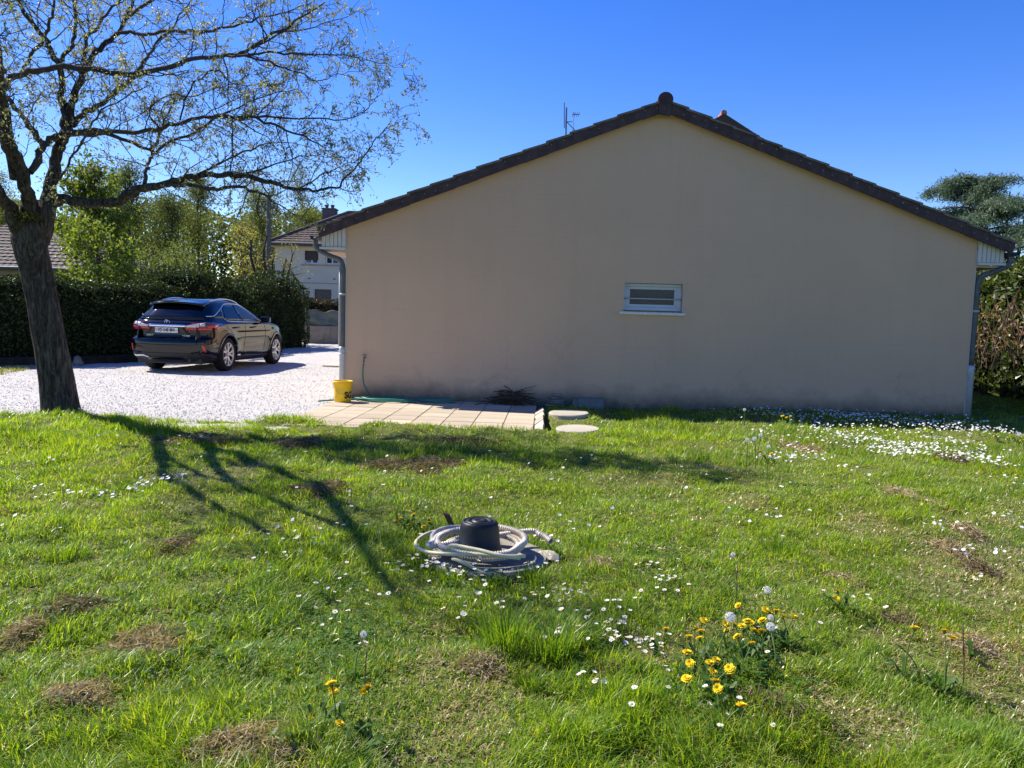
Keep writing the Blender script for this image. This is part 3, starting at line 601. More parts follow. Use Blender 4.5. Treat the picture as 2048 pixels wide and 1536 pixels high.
# ------------------------------------------------------------------ hedges, neighbours, trees beyond
M_HEDGE = leafmat('hedge_leaf', (.016, .032, .009), (.040, .066, .016), .22, .55, .22, cc=(.075, .10, .028))
M_HCORE = simple('hedge_core', (.012, .016, .007), .95, .05, bstr=0)
def hedge(name, label, path, hfun, half, nd, lsz, mat_, seed, lump=.12, group=None, cat='hedge', core=True):
    rg = np.random.default_rng(seed); P = smooth_line([(x, y, 0) for x, y in path], 8); o0 = P.mean(0); o0[2] = 0
    root = empty(name, o0, 0, label, cat, group)
    seg = np.diff(P[:, :2], axis=0); sl_ = np.linalg.norm(seg, axis=1); cum = np.concatenate([[0], np.cumsum(sl_)]); L = cum[-1]
    def frame(s):
        i = np.clip(np.searchsorted(cum, s) - 1, 0, len(sl_) - 1); f = (s - cum[i]) / sl_[i]
        p = P[i, :2] + seg[i] * f[:, None]; t = seg[i] / sl_[i][:, None]; return p, np.stack([-t[:, 1], t[:, 0]], -1), t
    def shape(s, a):
        """a in -1..1 walks from one foot over the top to the other foot"""
        h = hfun(s / L); hw_ = half * (1 + 0 * s)
        per = h * 2 + hw_ * 2; d = (a + 1) * .5 * per
        u = np.where(d < h, -hw_, np.where(d < h + 2 * hw_, d - h - hw_, hw_)); z = np.where(d < h, d, np.where(d < h + 2 * hw_, h, per - d))
        rz_ = sstep(.72, 1.0, z / h); u = u * (1 - .25 * rz_ * (np.abs(u) >= hw_ - 1e-6))
        z = np.where((d >= h) & (d <= h + 2 * hw_), h - .22 * (np.abs(u) / hw_) ** 3, np.minimum(z, h - .16))
        nu = np.where(d < h, -1., np.where(d < h + 2 * hw_, 0, 1.)); nz = np.where((d >= h) & (d <= h + 2 * hw_), 1., .15); return u, z, nu, nz
    area = L * (hfun(np.array([.5]))[0] * 2 + half * 2); n = int(area * nd)
    s = rg.random(n) * L; a = rg.random(n) * 2 - 1; u, z, nu, nz = shape(s, a); p, nv, t = frame(s)
    out = lump * 2 * (fbm(s * 1.0 + u * 2, z * 1.3, .7, seed) - .45) + lump * .9 * (vnoise(s + u, z, .22, seed + 3) - .5) - np.abs(rg.normal(size=n)) * .05
    C = np.stack([p[:, 0] + nv[:, 0] * (u + nu * out), p[:, 1] + nv[:, 1] * (u + nu * out), z + nz * out * 1.0], -1)
    # ends
    ne = int(hfun(np.array([.99]))[0] * half * 2 * nd); e = rg.random(ne) * 2 - 1; ze = rg.random(ne) * (hfun(np.array([.99]))[0] - .1); pe, ve, te = frame(np.full(ne, L - .001))
    b = half * .9 * np.sqrt(np.maximum(0, 1 - e ** 2)) * .8 + lump * (fbm(e * 2, ze, .6, seed + 9) - .5) * 2
    C2 = np.stack([pe[:, 0] + ve[:, 0] * e * half + te[:, 0] * b, pe[:, 1] + ve[:, 1] * e * half + te[:, 1] * b, ze], -1)
    ps, vs_, ts = frame(np.full(ne, .001)); C3 = np.stack([ps[:, 0] + vs_[:, 0] * e * half - ts[:, 0] * b, ps[:, 1] + vs_[:, 1] * e * half - ts[:, 1] * b, ze], -1)
    Nd = np.concatenate([np.stack([nv[:, 0] * nu, nv[:, 1] * nu, nz], -1), np.stack([te[:, 0], te[:, 1], np.full(ne, .2)], -1), np.stack([-ts[:, 0], -ts[:, 1], np.full(ne, .2)], -1)])
    C = np.concatenate([C, C2, C3])
    V, F = leaves_np(C - o0, rg.uniform(.7, 1.25, len(C)) * lsz, rg, .6, .25, Nd, 1.1)
    put(link('foliage', np_mesh('foliage', V, F), mat_, root), kind='stuff')
    if core:
        ss = np.linspace(.05, L - .05, 60); aa = np.linspace(-1, 1, 25); SS, AA = np.meshgrid(ss, aa, indexing='ij'); u, z, nu, nz = shape(SS.ravel(), AA.ravel()); p, nv, t = frame(SS.ravel())
        V = np.stack([p[:, 0] + nv[:, 0] * u * .72, p[:, 1] + nv[:, 1] * u * .72, np.maximum(z - .16, 0)], -1) - o0
        i = (np.arange(59)[:, None] * 25 + np.arange(24)[None]).ravel(); F = np.stack([i, i + 1, i + 26, i + 25], -1)
        m_ = np_mesh('dark_core', V, F, True); bm_ = bmesh.new(); bm_.from_mesh(m_); bmesh.ops.holes_fill(bm_, edges=[e_ for e_ in bm_.edges if e_.is_boundary], sides=0); bm_.to_mesh(m_); bm_.free()
        link('dark_core', m_, M_HCORE, root)  # solid dark core filling the hedge inside, standing in for its branches
    return root
hedge('clipped_hedge', 'long clipped dark green hedge between the leaning tree and the parked car', [(-19, 15.6), (-15, 16.8), (-12.2, 17.9), (-10.9, 19.0), (-10.2, 20.6), (-9.95, 22.8)],
      lambda t: 2.04 + .07 * np.sin(t * 23) + .05 * np.sin(t * 51), .55, 620, .075, M_HEDGE, 41)
hedge('clipped_hedge', 'taller bushy dark hedge with humped top reaching past the front of the car', [(-10.1, 22.6), (-9.75, 24.8), (-9.45, 27), (-8.95, 30.6)],
      lambda t: 2.35 + .22 * np.sin(t * 9 + .4) + .10 * np.sin(t * 25) + .1 * t, .85, 430, .085, M_HEDGE, 42, lump=.26)
hedge('low_hedge', 'low reddish brown hedge in front of the two storey house', [(-13.5, 39.6), (-11, 40), (-7, 40.6)], lambda t: 2.05 + .08 * np.sin(t * 19), .6, 240, .11,
      leafmat('copper_leaf', (.03, .032, .012), (.075, .05, .025), .2, .5, .3, cc=(.13, .09, .05)), 43)
# dark timber edging and stones along the foot of the hedge
k = NT('dark_timber'); k.set(col=k.ramp(k.noise(4, 5, .7), [(.3, (.016, .013, .011)), (.7, (.045, .037, .03))]), rough=.9, spec=.1); k.bump(k.noise(30, 4), .6, .01); M_TIMB = k.m
labs = ['dark timber edging board under the hedge, end piece beyond the sunlit grass', 'dark timber edging board under the hedge behind the leaning trunk', 'dark timber edging board under the hedge nearest the car']
for q, ((xa, ya), (xb, yb)) in enumerate((((-14.2, 16.35), (-11.75, 17.15)), ((-11.7, 17.18), (-10.35, 18.2)), ((-10.32, 18.24), (-9.55, 19.9)))):
    a_ = math.atan2(yb - ya, xb - xa); L = math.hypot(xb - xa, yb - ya)
    o = MB().box(0, -.06, -.1, L, .06, .2).build('edging_board', M_TIMB); bevel(o, .012); o.location = (xa, ya, 0); o.rotation_euler = (0, 0, a_)
    put(o, labs[q], 'edging board', 'timber edging boards under the hedge')
M_STONE = simple('field_stone', (.20, .18, .15), .9, .15, var=.35, vscale=7, bscale=25, bstr=.6, bdist=.02)
def rock(name, x, y, sx, sy, sz, seed, label=None, cat=None, group=None, rz=0):
    bm_ = bmesh.new(); bmesh.ops.create_icosphere(bm_, subdivisions=2, radius=1); rg = random.Random(seed)
    ph = [rg.uniform(0, 6.28) for _ in range(6)]
    for v in bm_.verts:
        c = v.co; f = 1 + .14 * math.sin(3 * c.x + ph[0]) + .12 * math.sin(4 * c.y + ph[1]) + .1 * math.sin(5 * c.z + ph[2]) + rg.uniform(-.04, .04)
        v.co = Vector((c.x * sx * f, c.y * sy * f, max(c.z, -.45) * sz * f))
    me = bpy.data.meshes.new(name); bm_.to_mesh(me); bm_.free(); o = link(name, me, M_STONE); o.location = (x, y, sz * .35); o.rotation_euler = (0, 0, rz)
    return put(o, label, cat, group)
rock('stone', -10.15, 17.95, .13, .11, .16, 3, 'single grey stone at the dark foot of the hedge', 'stone')

# low concrete wall with green netting at the end of the drive
k = NT('old_concrete'); c = k.ramp(k.noise(1.2, 6, .75), [(.3, (.16, .14, .115)), (.7, (.34, .30, .25))]); c = k.mix(k.mapr(k.noise(1, 5, .8, vec=k.scale(6, 6, 1)), .55, .75, 0, .7), c, (.07, .055, .045))
k.set(col=c, rough=.95, spec=.1); k.bump(k.noise(12, 5), .5, .02); M_OLD = k.m
wall = empty('low_wall', (-8.6, 33.9, 0), R(2), 'low stained concrete wall under the green netting at the end of the drive', 'wall')
for q in range(4): bevel(MB().box(-.6 + q * 1.6, 0, -.1, -.6 + q * 1.6 + 1.585, .22, .78 - .02 * (q % 2)).build('wall_panel', M_OLD, wall), .012)
k = NT('green_netting'); wv = k.vor(45, out='Distance'); k.set(col=k.ramp(k.noise(2.5, 5), [(.3, (.10, .125, .105)), (.7, (.17, .20, .17))]), rough=.8, spec=.15)
k.bump(k.noise(4, 4), .8, .05); M_NET = k.m
k = NT('bright_netting'); k.set(col=k.ramp(k.noise(3, 5), [(.3, (.04, .11, .075)), (.7, (.08, .19, .13))]), rough=.7, spec=.2); k.bump(k.noise(5, 4), .8, .05); M_NET2 = k.m
def netting(name, x0, x1, z0, z1, y, mat_, label, sag=.1):
    n, m_ = 24, 14; V = []; 
    for j in range(m_):
        for i in range(n):
            s = i / (n - 1); t = j / (m_ - 1); top = z1 - sag * math.sin(s * math.pi) - .05 * math.sin(s * 17)
            V.append((x0 + (x1 - x0) * s, y + .05 * math.sin(s * 13 + t * 3) + .03 * math.sin(t * 9 + s * 5), z0 + (top - z0) * t))
    i = (np.arange(m_ - 1)[:, None] * n + np.arange(n - 1)[None]).ravel(); o = link(name, np_mesh(name, np.array(V), np.stack([i, i + 1, i + n + 1, i + n], -1), True), mat_)
    so_ = o.modifiers.new('thick', 'SOLIDIFY'); so_.thickness = .012; return put(o, label, 'netting', None)
netting('screen_netting', -9.2, -7.35, .74, 1.55, 34.0, M_NET, 'grey green screen netting above the low wall beside the hedge', .12)
netting('screen_netting', -7.45, -4.4, .70, 1.72, 34.15, M_NET2, 'brighter green netting folded over the fence nearest the downpipe', .1)
mb = MB(); mb.tube(smooth_line([(-7.5, 33.85, 1.15), (-7.2, 33.8, 1.30), (-6.85, 33.85, 1.62), (-6.5, 33.9, 1.75)], 5), .035, 8); put(mb.build('rolled_net', M_PALE, None, True), 'pale rolled edge hanging across the green netting', 'net roll')

# tiled roof helper: courses stepped, tiles waved
M_TILE = simple('brown_roof_tile', (.085, .062, .055), .8, .25, var=.3, vscale=1.5, bscale=20, bstr=.2)
M_RED = simple('red_roof_tile', (.40, .17, .11), .85, .2, var=.25, vscale=6, bscale=40, bstr=.2)
M_CREAM = simple('cream_render', (.68, .59, .48), .92, .12, var=.08, vscale=1.2, bscale=60, bstr=.2)
def tiled(mb, a, b, c_, d, rows, cols, th=.05):
    """a,b eave corners; d,c ridge corners above a,b"""
    a, b, c_, d = map(Vector, (a, b, c_, d)); nrm = (b - a).cross(d - a).normalized()
    if nrm.z < 0: nrm = -nrm
    for r_ in range(rows):
        t0, t1 = r_ / rows, min(1, (r_ + 1.05) / rows); l0, l1, r0, r1 = a.lerp(d, t0), a.lerp(d, t1), b.lerp(c_, t0), b.lerp(c_, t1)
        vs = []; fs = []; m_ = max(2, int(cols * ((r0 - l0).length + .01) / (b - a).length)) * 2
        for i in range(m_ + 1):
            s = i / m_; w_ = .022 * (i % 2); p = l0.lerp(r0, s); vs += [p, p + nrm * (th + w_), l1.lerp(r1, s) + nrm * (.008 + w_)]
        for i in range(m_): b_ = i * 3; fs += [(b_, b_ + 3, b_ + 4, b_ + 1), (b_ + 1, b_ + 4, b_ + 5, b_ + 2)]
        mb.add(vs, fs)
def flatwall(mb, x0, x1, z0, z1, holes, y, depth=.15):
    xs = sorted({x0, x1, *[h[0] for h in holes], *[h[1] for h in holes]}); zs = sorted({z0, z1, *[h[2] for h in holes], *[h[3] for h in holes]})
    for i in range(len(xs) - 1):
        for j in range(len(zs) - 1):
            xm, zm = (xs[i] + xs[i + 1]) / 2, (zs[j] + zs[j + 1]) / 2
            if any(h[0] < xm < h[1] and h[2] < zm < h[3] for h in holes): continue
            mb.add([(xs[i], y, zs[j]), (xs[i + 1], y, zs[j]), (xs[i + 1], y, zs[j + 1]), (xs[i], y, zs[j + 1])], [(0, 1, 2, 3)])
    for (a, b, c_, d) in holes:
        for p, q in (((a, c_), (b, c_)), ((b, c_), (b, d)), ((b, d), (a, d)), ((a, d), (a, c_))):
            mb.add([(p[0], y, p[1]), (q[0], y, q[1]), (q[0], y + depth, q[1]), (p[0], y + depth, p[1])], [(0, 1, 2, 3)])
        mb.add([(a, y + depth, c_), (b, y + depth, c_), (b, y + depth, d), (a, y + depth, d)], [(0, 1, 2, 3)])
# two storey house behind the hedge
h2 = empty('two_storey_house', (-14.85, 48, 0), 0, 'cream two storey house with hipped brown roof, chimney and a half lowered shutter', 'house')
mb = MB(); flatwall(mb, 0, 9.5, -.1, 5.5, [(1.84, 2.68, 4.31, 5.13), (3.12, 3.95, 4.31, 5.13), (2.45, 3.5, .1, 2.78)], 0, .2)
mb.add([(0, 0, -.1), (0, 8, -.1), (0, 8, 5.5), (0, 0, 5.5), (9.5, 0, -.1), (9.5, 8, -.1), (9.5, 8, 5.5), (9.5, 0, 5.5)], [(0, 3, 2, 1), (4, 5, 6, 7), (1, 2, 6, 5)])
mb.build('wall', M_CREAM, h2)
mb = MB(); e0, e1 = -.45, 9.95; za, zb2 = 5.48, 7.98
tiled(mb, (e0, -.45, za), (e1, -.45, za), (5.9, 4, zb2), (3.65, 4, zb2), 15, 34); tiled(mb, (e0, 8.45, za), (e0, -.45, za), (3.65, 4, zb2), (3.65, 4.01, zb2), 15, 30)
tiled(mb, (e1, -.45, za), (e1, 8.45, za), (5.9, 4.01, zb2), (5.9, 4, zb2), 15, 30); tiled(mb, (e1, 8.45, za), (e0, 8.45, za), (3.65, 4, zb2), (5.9, 4, zb2), 15, 34)
roof2 = mb.build('roof', M_TILE, h2)
for p, q in (((e0, -.45, za), (3.65, 4, zb2)), ((e1, -.45, za), (5.9, 4, zb2)), ((3.65, 4, zb2), (5.9, 4, zb2))):
    MB().tube([Vector(p) + Vector((0, 0, .05)), Vector(q) + Vector((0, 0, .05))], .11, 8).build('hip_tiles', M_TILE, h2)
MB().tube([(e0, -.5, za - .02), (e1, -.5, za - .02)], .09, 8).build('gutter', M_ZINC, h2)
MB().box(e0 + .05, -.4, za - .12, e1 - .05, 8.4, za - .05).build('soffit', M_WOOD, h2)
mb = MB(); mb.box(2.0, 3.6, 6.5, 2.85, 4.4, 8.15); mb.box(1.95, 3.55, 8.15, 2.9, 4.45, 8.22); ch = mb.build('chimney', simple('chimney_grey', (.10, .095, .10), .9, .1), h2)
for x in (2.22, 2.60): MB().lathe([(.11, 0), (.10, .12), (.13, .16), (.13, .26)], 12, Matrix.Translation((x, 4, 8.22))).build('chimney_pot', simple('pot_grey', (.09, .085, .085), .9, .1), ch)
M_SHUT = simple('brown_shutter', (.075, .048, .045), .6, .3, bstr=0)
for (x0, x1, zs) in ((1.84, 2.68, 4.55), (3.12, 3.95, 5.03)):
    wi = MB(); 
    for (a, b, c_, d) in ((x0 + .01, x1 - .01, 4.33, 4.41), (x0 + .01, x1 - .01, 5.05, 5.12), (x0 + .01, x0 + .08, 4.41, 5.05), (x1 - .08, x1 - .01, 4.41, 5.05), ((x0 + x1) / 2 - .04, (x0 + x1) / 2 + .04, 4.41, 5.05)): wi.box(a, .10, c_, b, .17, d)
    wi = wi.build('window', simple('white_upvc', (.74, .76, .80), .4, .4, bstr=0), h2)
    MB().box(x0 + .08, .13, 4.41, x1 - .08, .15, 5.05).build('pane', M_DGL, wi)
    sh = MB(); nn = max(1, int((5.13 - zs) / .07))
    for q in range(nn): sh.box(x0 + .012, .04 + .006 * (q % 2), 5.128 - (q + 1) * (5.13 - zs) / nn, x1 - .012, .065, 5.126 - q * (5.13 - zs) / nn)
    sh.build('roller_shutter', M_SHUT, h2)
MB().box(1.65, -.07, 4.21, 4.1, .0, 4.30).build('window_sill', M_WOOD, h2)
MB().box(0, -.02, 3.12, 9.5, .0, 3.17).build('string_course', simple('band_grey', (.36, .33, .29), .9, .1), h2)
for x in (2.05, 3.6): MB().box(x, -.015, 3.40, x + .16, 0, 3.46).build('vent', M_BROWN, h2)
MB().box(2.46, .1, .1, 3.49, .16, 2.77).build('garage_door', simple('door_taupe', (.16, .13, .11), .7, .2), h2)
# single storey house by the leaning trunk
h3 = empty('bungalow', (-29, 33, 0), 0, 'bungalow with brown tiled hipped roof behind the leaning trunk', 'house')
mb = MB(); mb.box(0, .5, -.1, 10.4, 9, 2.85); mb.build('wall', simple('tan_render', (.40, .30, .22), .9, .1), h3)
mb = MB(); za, zb2 = 2.9, 5.2; X1 = 10.95
tiled(mb, (-1, 0, za), (X1, 0, za), (6.0, 4.8, zb2), (4.5, 4.8, zb2), 14, 42); tiled(mb, (X1, 0, za), (X1, 9.6, za), (6.0, 4.81, zb2), (6.0, 4.8, zb2), 14, 30); tiled(mb, (-1, 9.6, za), (-1, 0, za), (4.5, 4.8, zb2), (4.5, 4.81, zb2), 14, 30); tiled(mb, (X1, 9.6, za), (-1, 9.6, za), (4.5, 4.8, zb2), (6, 4.8, zb2), 14, 42)
mb.build('roof', simple('dark_roof_tile', (.075, .058, .056), .8, .25, var=.3, vscale=1.5, bscale=20, bstr=.2), h3)
MB().tube([(X1, 0, za + .06), (6.0, 4.8, zb2 + .06)], .10, 8).build('hip_tiles', M_TILE, h3)
MB().tube([(-1, -.06, za - .02), (X1, -.06, za - .02)], .08, 8).build('gutter', M_ZINC, h3)
# house whose red gable peeks over the dark verge
h4 = empty('red_roofed_house', (7.68, 30, 0), R(-2.6), 'house whose red tiled gable peak shows above the dark verge', 'house')
mb = MB(); zr4 = 9.27; mb.add([(-5, 0, 0), (5, 0, 0), (5, 0, 6.3), (0, 0, zr4 - .25), (-5, 0, 6.3), (-5, 9, 0), (5, 9, 0), (5, 9, 6.3), (0, 9, zr4 - .25), (-5, 9, 6.3)], [(0, 1, 2, 3, 4), (9, 8, 7, 6, 5), (0, 4, 9, 5), (1, 6, 7, 2)]); mb.build('wall', M_CREAM, h4)
mb = MB(); tiled(mb, (-5.4, -.35, 6.0), (-5.4, 9.2, 6.0), (0, 9.2, zr4 - .12), (0, -.35, zr4 - .12), 18, 30, .07); tiled(mb, (5.4, 9.2, 6.0), (5.4, -.35, 6.0), (0, -.35, zr4 - .12), (0, 9.2, zr4 - .12), 18, 30, .07); mb.build('roof', M_RED, h4)
for s in (-1, 1): MB().prism([(s * 5.4, 5.95), (0, zr4 - .05), (0, zr4 - .36), (s * 5.4, 5.72)], 'y', -.40, -.34).build('verge_board', M_BROWN, h4)
for q in range(10): MB().tube([(0, -.36 + q * .95, zr4 - .02), (0, -.36 + (q + 1) * .95 + .05, zr4 - .04)], [.11, .09], 10).build('ridge_tile', M_RED, h4)

# aerial on the rear of the gabled house
k_ = hw(3.62, 7.3, ztop(3.62) - .05); an = empty('tv_aerial', k_, 0, 'thin rooftop television aerial on a mast above the verge', 'aerial')
M_ALU = simple('aerial_metal', (.13, .14, .17), .5, .4, metal=.3, bstr=0)
MB().tube([(0, 0, 0), (-.02, 0, 2.4)], .02, 8).build('mast', M_ALU, an); MB().tube([(-.06, 0, 1.9), (-.08, 0, 2.52)], .014, 6).build('mast_extension', M_ALU, an)
mb = MB(); mb.tube([(-.34, 0, .1), (-.33, 0, 1.45)], .018, 6); mb.tube([(-.45, 0, 1.45), (-.22, 0, 1.46), (.0, 0, 1.52)], .016, 6); mb.box(-.46, -.05, 1.43, -.22, .05, 1.49); mb.build('lower_mast', M_ALU, an)
mb = MB(); mb.tube([(0, 0, 2.05), (.24, 0, 1.82)], .012, 6); mb.tube([(-.02, 0, 2.05), (.14, 0, 2.06)], .012, 6)
for z_, l_ in ((2.24, .16), (1.82, .14), (1.2, .18), (.95, .12)):
    mb.tube([(.14, 0, z_), (.14 + l_, 0, z_ + .0)], .012, 6)
    for x_ in np.linspace(.14, .14 + l_, 4): mb.tube([(x_, -.18, z_), (x_, .18, z_)], .008, 5)
mb.tube([(.17, 0, .9), (.17, 0, 2.3)], .006, 5); mb.build('antenna_elements', M_ALU, an)
MB().lathe([(.001, -.03), (.07, -.02), (.1, .02)], 14, Matrix.Translation((.2, 0, 1.5)) @ Matrix.Rotation(R(80), 4, 'Y')).build('dish', M_ALU, an)

# utility pole and wires
M_POLE = simple('grey_pole', (.10, .10, .095), .9, .1)
po = empty('utility_pole', (-12.7, 40, 0), 0, 'weathered utility pole standing before the woods beside the two storey house', 'utility pole')
MB().tube([(0, 0, -.2), (0, 0, 4), (.02, 0, 7.15)], [.15, .13, .115], 12).build('pole', M_POLE, po)
MB().box(-.5, -.06, 6.6, .5, .06, 6.7).build('crossarm', M_POLE, po)
for x in (-.42, .42): MB().lathe([(.03, 0), (.045, .04), (.03, .09), (.04, .12), (.001, .15)], 10, Matrix.Translation((x, 0, 6.7))).build('insulator', M_PALE, po)
def wire(a, b, sag, label):
    a, b = np.array(a, float), np.array(b, float); t = np.linspace(0, 1, 24)[:, None]; P = a * (1 - t) + b * t; P[:, 2] -= sag * 4 * (t * (1 - t))[:, 0]
    put(MB().tube(P - a, .014, 5, True).build('overhead_wire', M_BROWN), label, 'wire').location = a
wire((-12.7, 40, 6.95), (-40, 46, 7.3), .35, 'thin overhead wire running from the pole away over the woods')
wire((-12.7, 40, 6.9), (-10.6, 50.5, 6.2), .15, 'thin overhead wire dropping from the pole to the two storey house')

# trees beyond the hedge
M_TB = simple('tree_bark', (.06, .05, .042), .95, .1)
def bgtree(name, label, x, y, h, cw, base, nl, ls, lm, seed, tr=.14, group=None, nb=30, spread=.35, up=.5, prof=None, aspect=.6, cat='tree', stems=1, droop=.2):
    rg = np.random.default_rng(seed); root = empty(name, (x, y, 0), 0, label, cat, group); lines = []; tips = []
    prof = prof or (lambda t: np.sin(np.pi * np.clip(.18 + .78 * t, 0, 1)) ** .7)
    for st in range(stems):
        ox, oy = (rg.normal(size=2) * cw * .35 if stems > 1 else (0, 0)); lx, ly = rg.normal(size=2) * .04 * h
        tt = np.linspace(0, 1, 9); T = np.stack([ox * tt ** .5 + lx * tt ** 2 + rg.normal(size=9) * .02 * h * tt, oy * tt ** .5 + ly * tt ** 2 + rg.normal(size=9) * .02 * h * tt, -.2 + (h * (1 if st == 0 else rg.uniform(.7, 1)) * .96 + .2) * tt], -1)
        lines.append((T, tr * (1 - .9 * tt)))
        for q in range(nb // stems):
            t = base + (1 - base) * rg.random() * .96; i = min(int(t * 8), 7); p = T[i] + (T[i + 1] - T[i]) * (t * 8 - i)
            az = rg.random() * 6.283; el = up + rg.normal() * .25 + .5 * t; L = cw * max(.24, float(prof((t - base) / (1 - base)))) * rg.uniform(.65, 1.15)
            d = np.array([math.cos(az) * math.cos(el), math.sin(az) * math.cos(el), math.sin(el)]); B = [p]
            for s in range(4): d = d + rg.normal(size=3) * .16; d /= np.linalg.norm(d); B.append(B[-1] + d * L / 4)
            B = np.array(B); r0_ = tr * .38 * (1 - .7 * t); lines.append((B, np.linspace(r0_, .012, 5)))
            for s in range(2 + int(4 * L / cw)):
                f = rg.uniform(.3, 1) * 4; i2 = min(int(f), 3); pp = B[i2] + (B[i2 + 1] - B[i2]) * (f - i2); d2 = d + rg.normal(size=3) * .8; d2 /= np.linalg.norm(d2); l2 = L * rg.uniform(.18, .4)
                lines.append((np.array([pp, pp + d2 * l2 * .5 + rg.normal(size=3) * .03, pp + d2 * l2]), np.array([.014, .009, .005])))
                tips += [pp + d2 * l2, pp + d2 * l2 * .6]
            tips.append(B[-1])
    V, F = tubes_np(lines, 5); link('trunk', np_mesh('trunk', V, F, True), M_TB, root)
    tips = np.array(tips); idx = rg.integers(0, len(tips), nl); C = tips[idx] + rg.normal(size=(nl, 3)) * spread * np.array([1, 1, .8]) * rg.uniform(.4, 1.2, (nl, 1))
    V, F = leaves_np(C, rg.uniform(.7, 1.3, nl) * ls, rg, aspect, droop); put(link('crown', np_mesh('crown', V, F), lm, root), kind='stuff'); return root
LG = leafmat('maple_leaf', (.06, .10, .016), (.13, .18, .032), .5, .45, .3, cc=(.24, .27, .06))
LW1 = leafmat('spring_wood_leaf', (.085, .115, .035), (.155, .185, .06), .5, .6, .15, cc=(.19, .20, .08))
LW2 = leafmat('birch_leaf', (.10, .125, .045), (.19, .21, .08), .5, .6, .15)
LW3 = leafmat('dark_wood_leaf', (.06, .085, .03), (.11, .14, .05), .45, .6, .15)
LY = leafmat('yellow_leaf', (.19, .185, .065), (.31, .29, .12), .45, .6, .15)
LS = leafmat('shrub_leaf', (.095, .13, .045), (.18, .23, .08), .45, .6, .2)
bgtree('maple_tree', 'bright yellow green leafy tree just beyond the hedge next to the leaning trunk', -16.1, 30, 6.9, 1.45, .2, 7500, .15, LG, 61, .13, None, 44, .24, .35)
bgtree('maple_tree', 'low bright green bushy tree touching the bungalow roof beyond the hedge', -14.3, 27, 4.1, 1.35, .2, 4500, .13, LG, 62, .08, None, 30, .28, .4)
bgtree('shrub', 'feathery pale green shrub above the hedge behind the car', -12.3, 27.3, 4.0, 1.35, .2, 9000, .075, LS, 63, .05, None, 50, .22, .9, None, .35, 'shrub', 5)
bgtree('shrub', 'small rounded green shrub standing between hedge and feathery shrub', -14.2, 28.5, 3.6, 1.0, .2, 4500, .085, LS, 64, .05, None, 36, .2, .8, None, .4, 'shrub', 4)
bgtree('yellow_tree', 'small tree with sparse yellow leaves beside the utility pole', -11.6, 33.5, 5.0, 1.1, .3, 1500, .10, LY, 65, .11, None, 26, .25, .6)
# pollarded tree with bare stubs
pl_ = empty('pollarded_tree', (-9.75, 31.5, 0), 0, 'pollarded tree with bare dark stubs and few yellow leaves before the two storey house', 'tree')
rg = np.random.default_rng(8); lines = [(np.array([(0, 0, -.1), (.02, 0, 1.2), (-.05, 0, 2.3), (-.1, 0, 2.7)]), np.array([.16, .14, .13, .12]))]; tips = []
for (dx, z0, z1, r_) in ((-.85, 2.6, 4.2, .07), (-.35, 2.6, 4.4, .07), (.0, 2.6, 3.4, .05), (.35, 2.4, 3.5, .06), (.6, 2.3, 3.7, .06), (.75, 2.3, 2.9, .06)):
    P = smooth_line([(-.05, 0, z0 - .5), (dx * .6, rg.normal() * .15, z0 - .1), (dx, rg.normal() * .2, (z0 + z1) / 2), (dx * 1.02, rg.normal() * .2, z1)], 4); lines.append((P, np.linspace(r_, r_ * .6, len(P))))
    for q in range(5):
        b = P[-1 - rg.integers(0, 5)]; d = np.array([rg.normal() * .5, rg.normal() * .5, rg.uniform(.1, .7)]); lines.append((np.array([b, b + d * .4, b + d * .7]), np.array([.02, .012, .006]))); tips += [b + d * .7, b + d * .4]
V, F = tubes_np(lines, 7); link('trunk', np_mesh('trunk', V, F, True), M_TB, pl_)
C = np.array(tips)[rg.integers(0, len(tips), 420)] + rg.normal(size=(420, 3)) * .13; V, F = leaves_np(C, .085, rg, .6); put(link('leaves', np_mesh('leaves', V, F), LY, pl_), kind='stuff')
wood = [  # x, y, height, crown, leaf material, count, look
 (-46, 62, 12.5, 2.6, LW2, 3800, 'tall pale birch at the far end of the woods beyond the bungalow'), (-40.5, 60, 11.5, 2.5, LW1, 4200, 'spring green tree rising behind the bungalow roof'), (-35.5, 64, 11.8, 2.7, LW2, 4200, 'pale thin crowned birch between bungalow and bright maple'),
 (-30.5, 60, 11, 2.7, LW1, 4400, 'green woodland tree hidden behind the bright maple'), (-27, 55, 11.0, 2.4, LW3, 5200, 'darkest woodland tree beside the bright maple'), (-24.5, 60, 11.3, 2.4, LW1, 4600, 'green woodland tree above the feathery shrub'),
 (-22.6, 52, 8.6, 2.1, LW3, 4200, 'lower dark woodland tree behind the feathery shrub'), (-21.5, 64, 13.0, 2.3, LW2, 3600, 'tall pale birch with the highest feathery crown before the pole'), (-18.8, 58, 10.2, 2.1, LW1, 4600, 'green woodland tree in front of the tall birch'),
 (-17.9, 66, 14.0, 2.0, LW2, 2600, 'tallest thin birch with see through crown behind the utility pole'), (-16.2, 60, 8.8, 2.0, LW1, 4200, 'rounded green tree touching the roof of the two storey house'), (-33, 50, 7.5, 2.3, LW1, 4200, 'low green tree behind the bungalow ridge'), (-14.8, 62, 7.9, 1.7, LW2, 2400, 'pale tree peeping over the hip of the two storey house')]
for q, (x, y, h, cw, lm, nl, lb) in enumerate(wood): bgtree('woodland_tree', lb, x, y, h, cw * 1.15, .18, int(nl * 2.6), .125 if lm is not LW2 else .105, lm, 80 + q, .16, 'woodland trees beyond the hedge', 34, .5 if lm is not LW2 else .42, .75, None, .5)
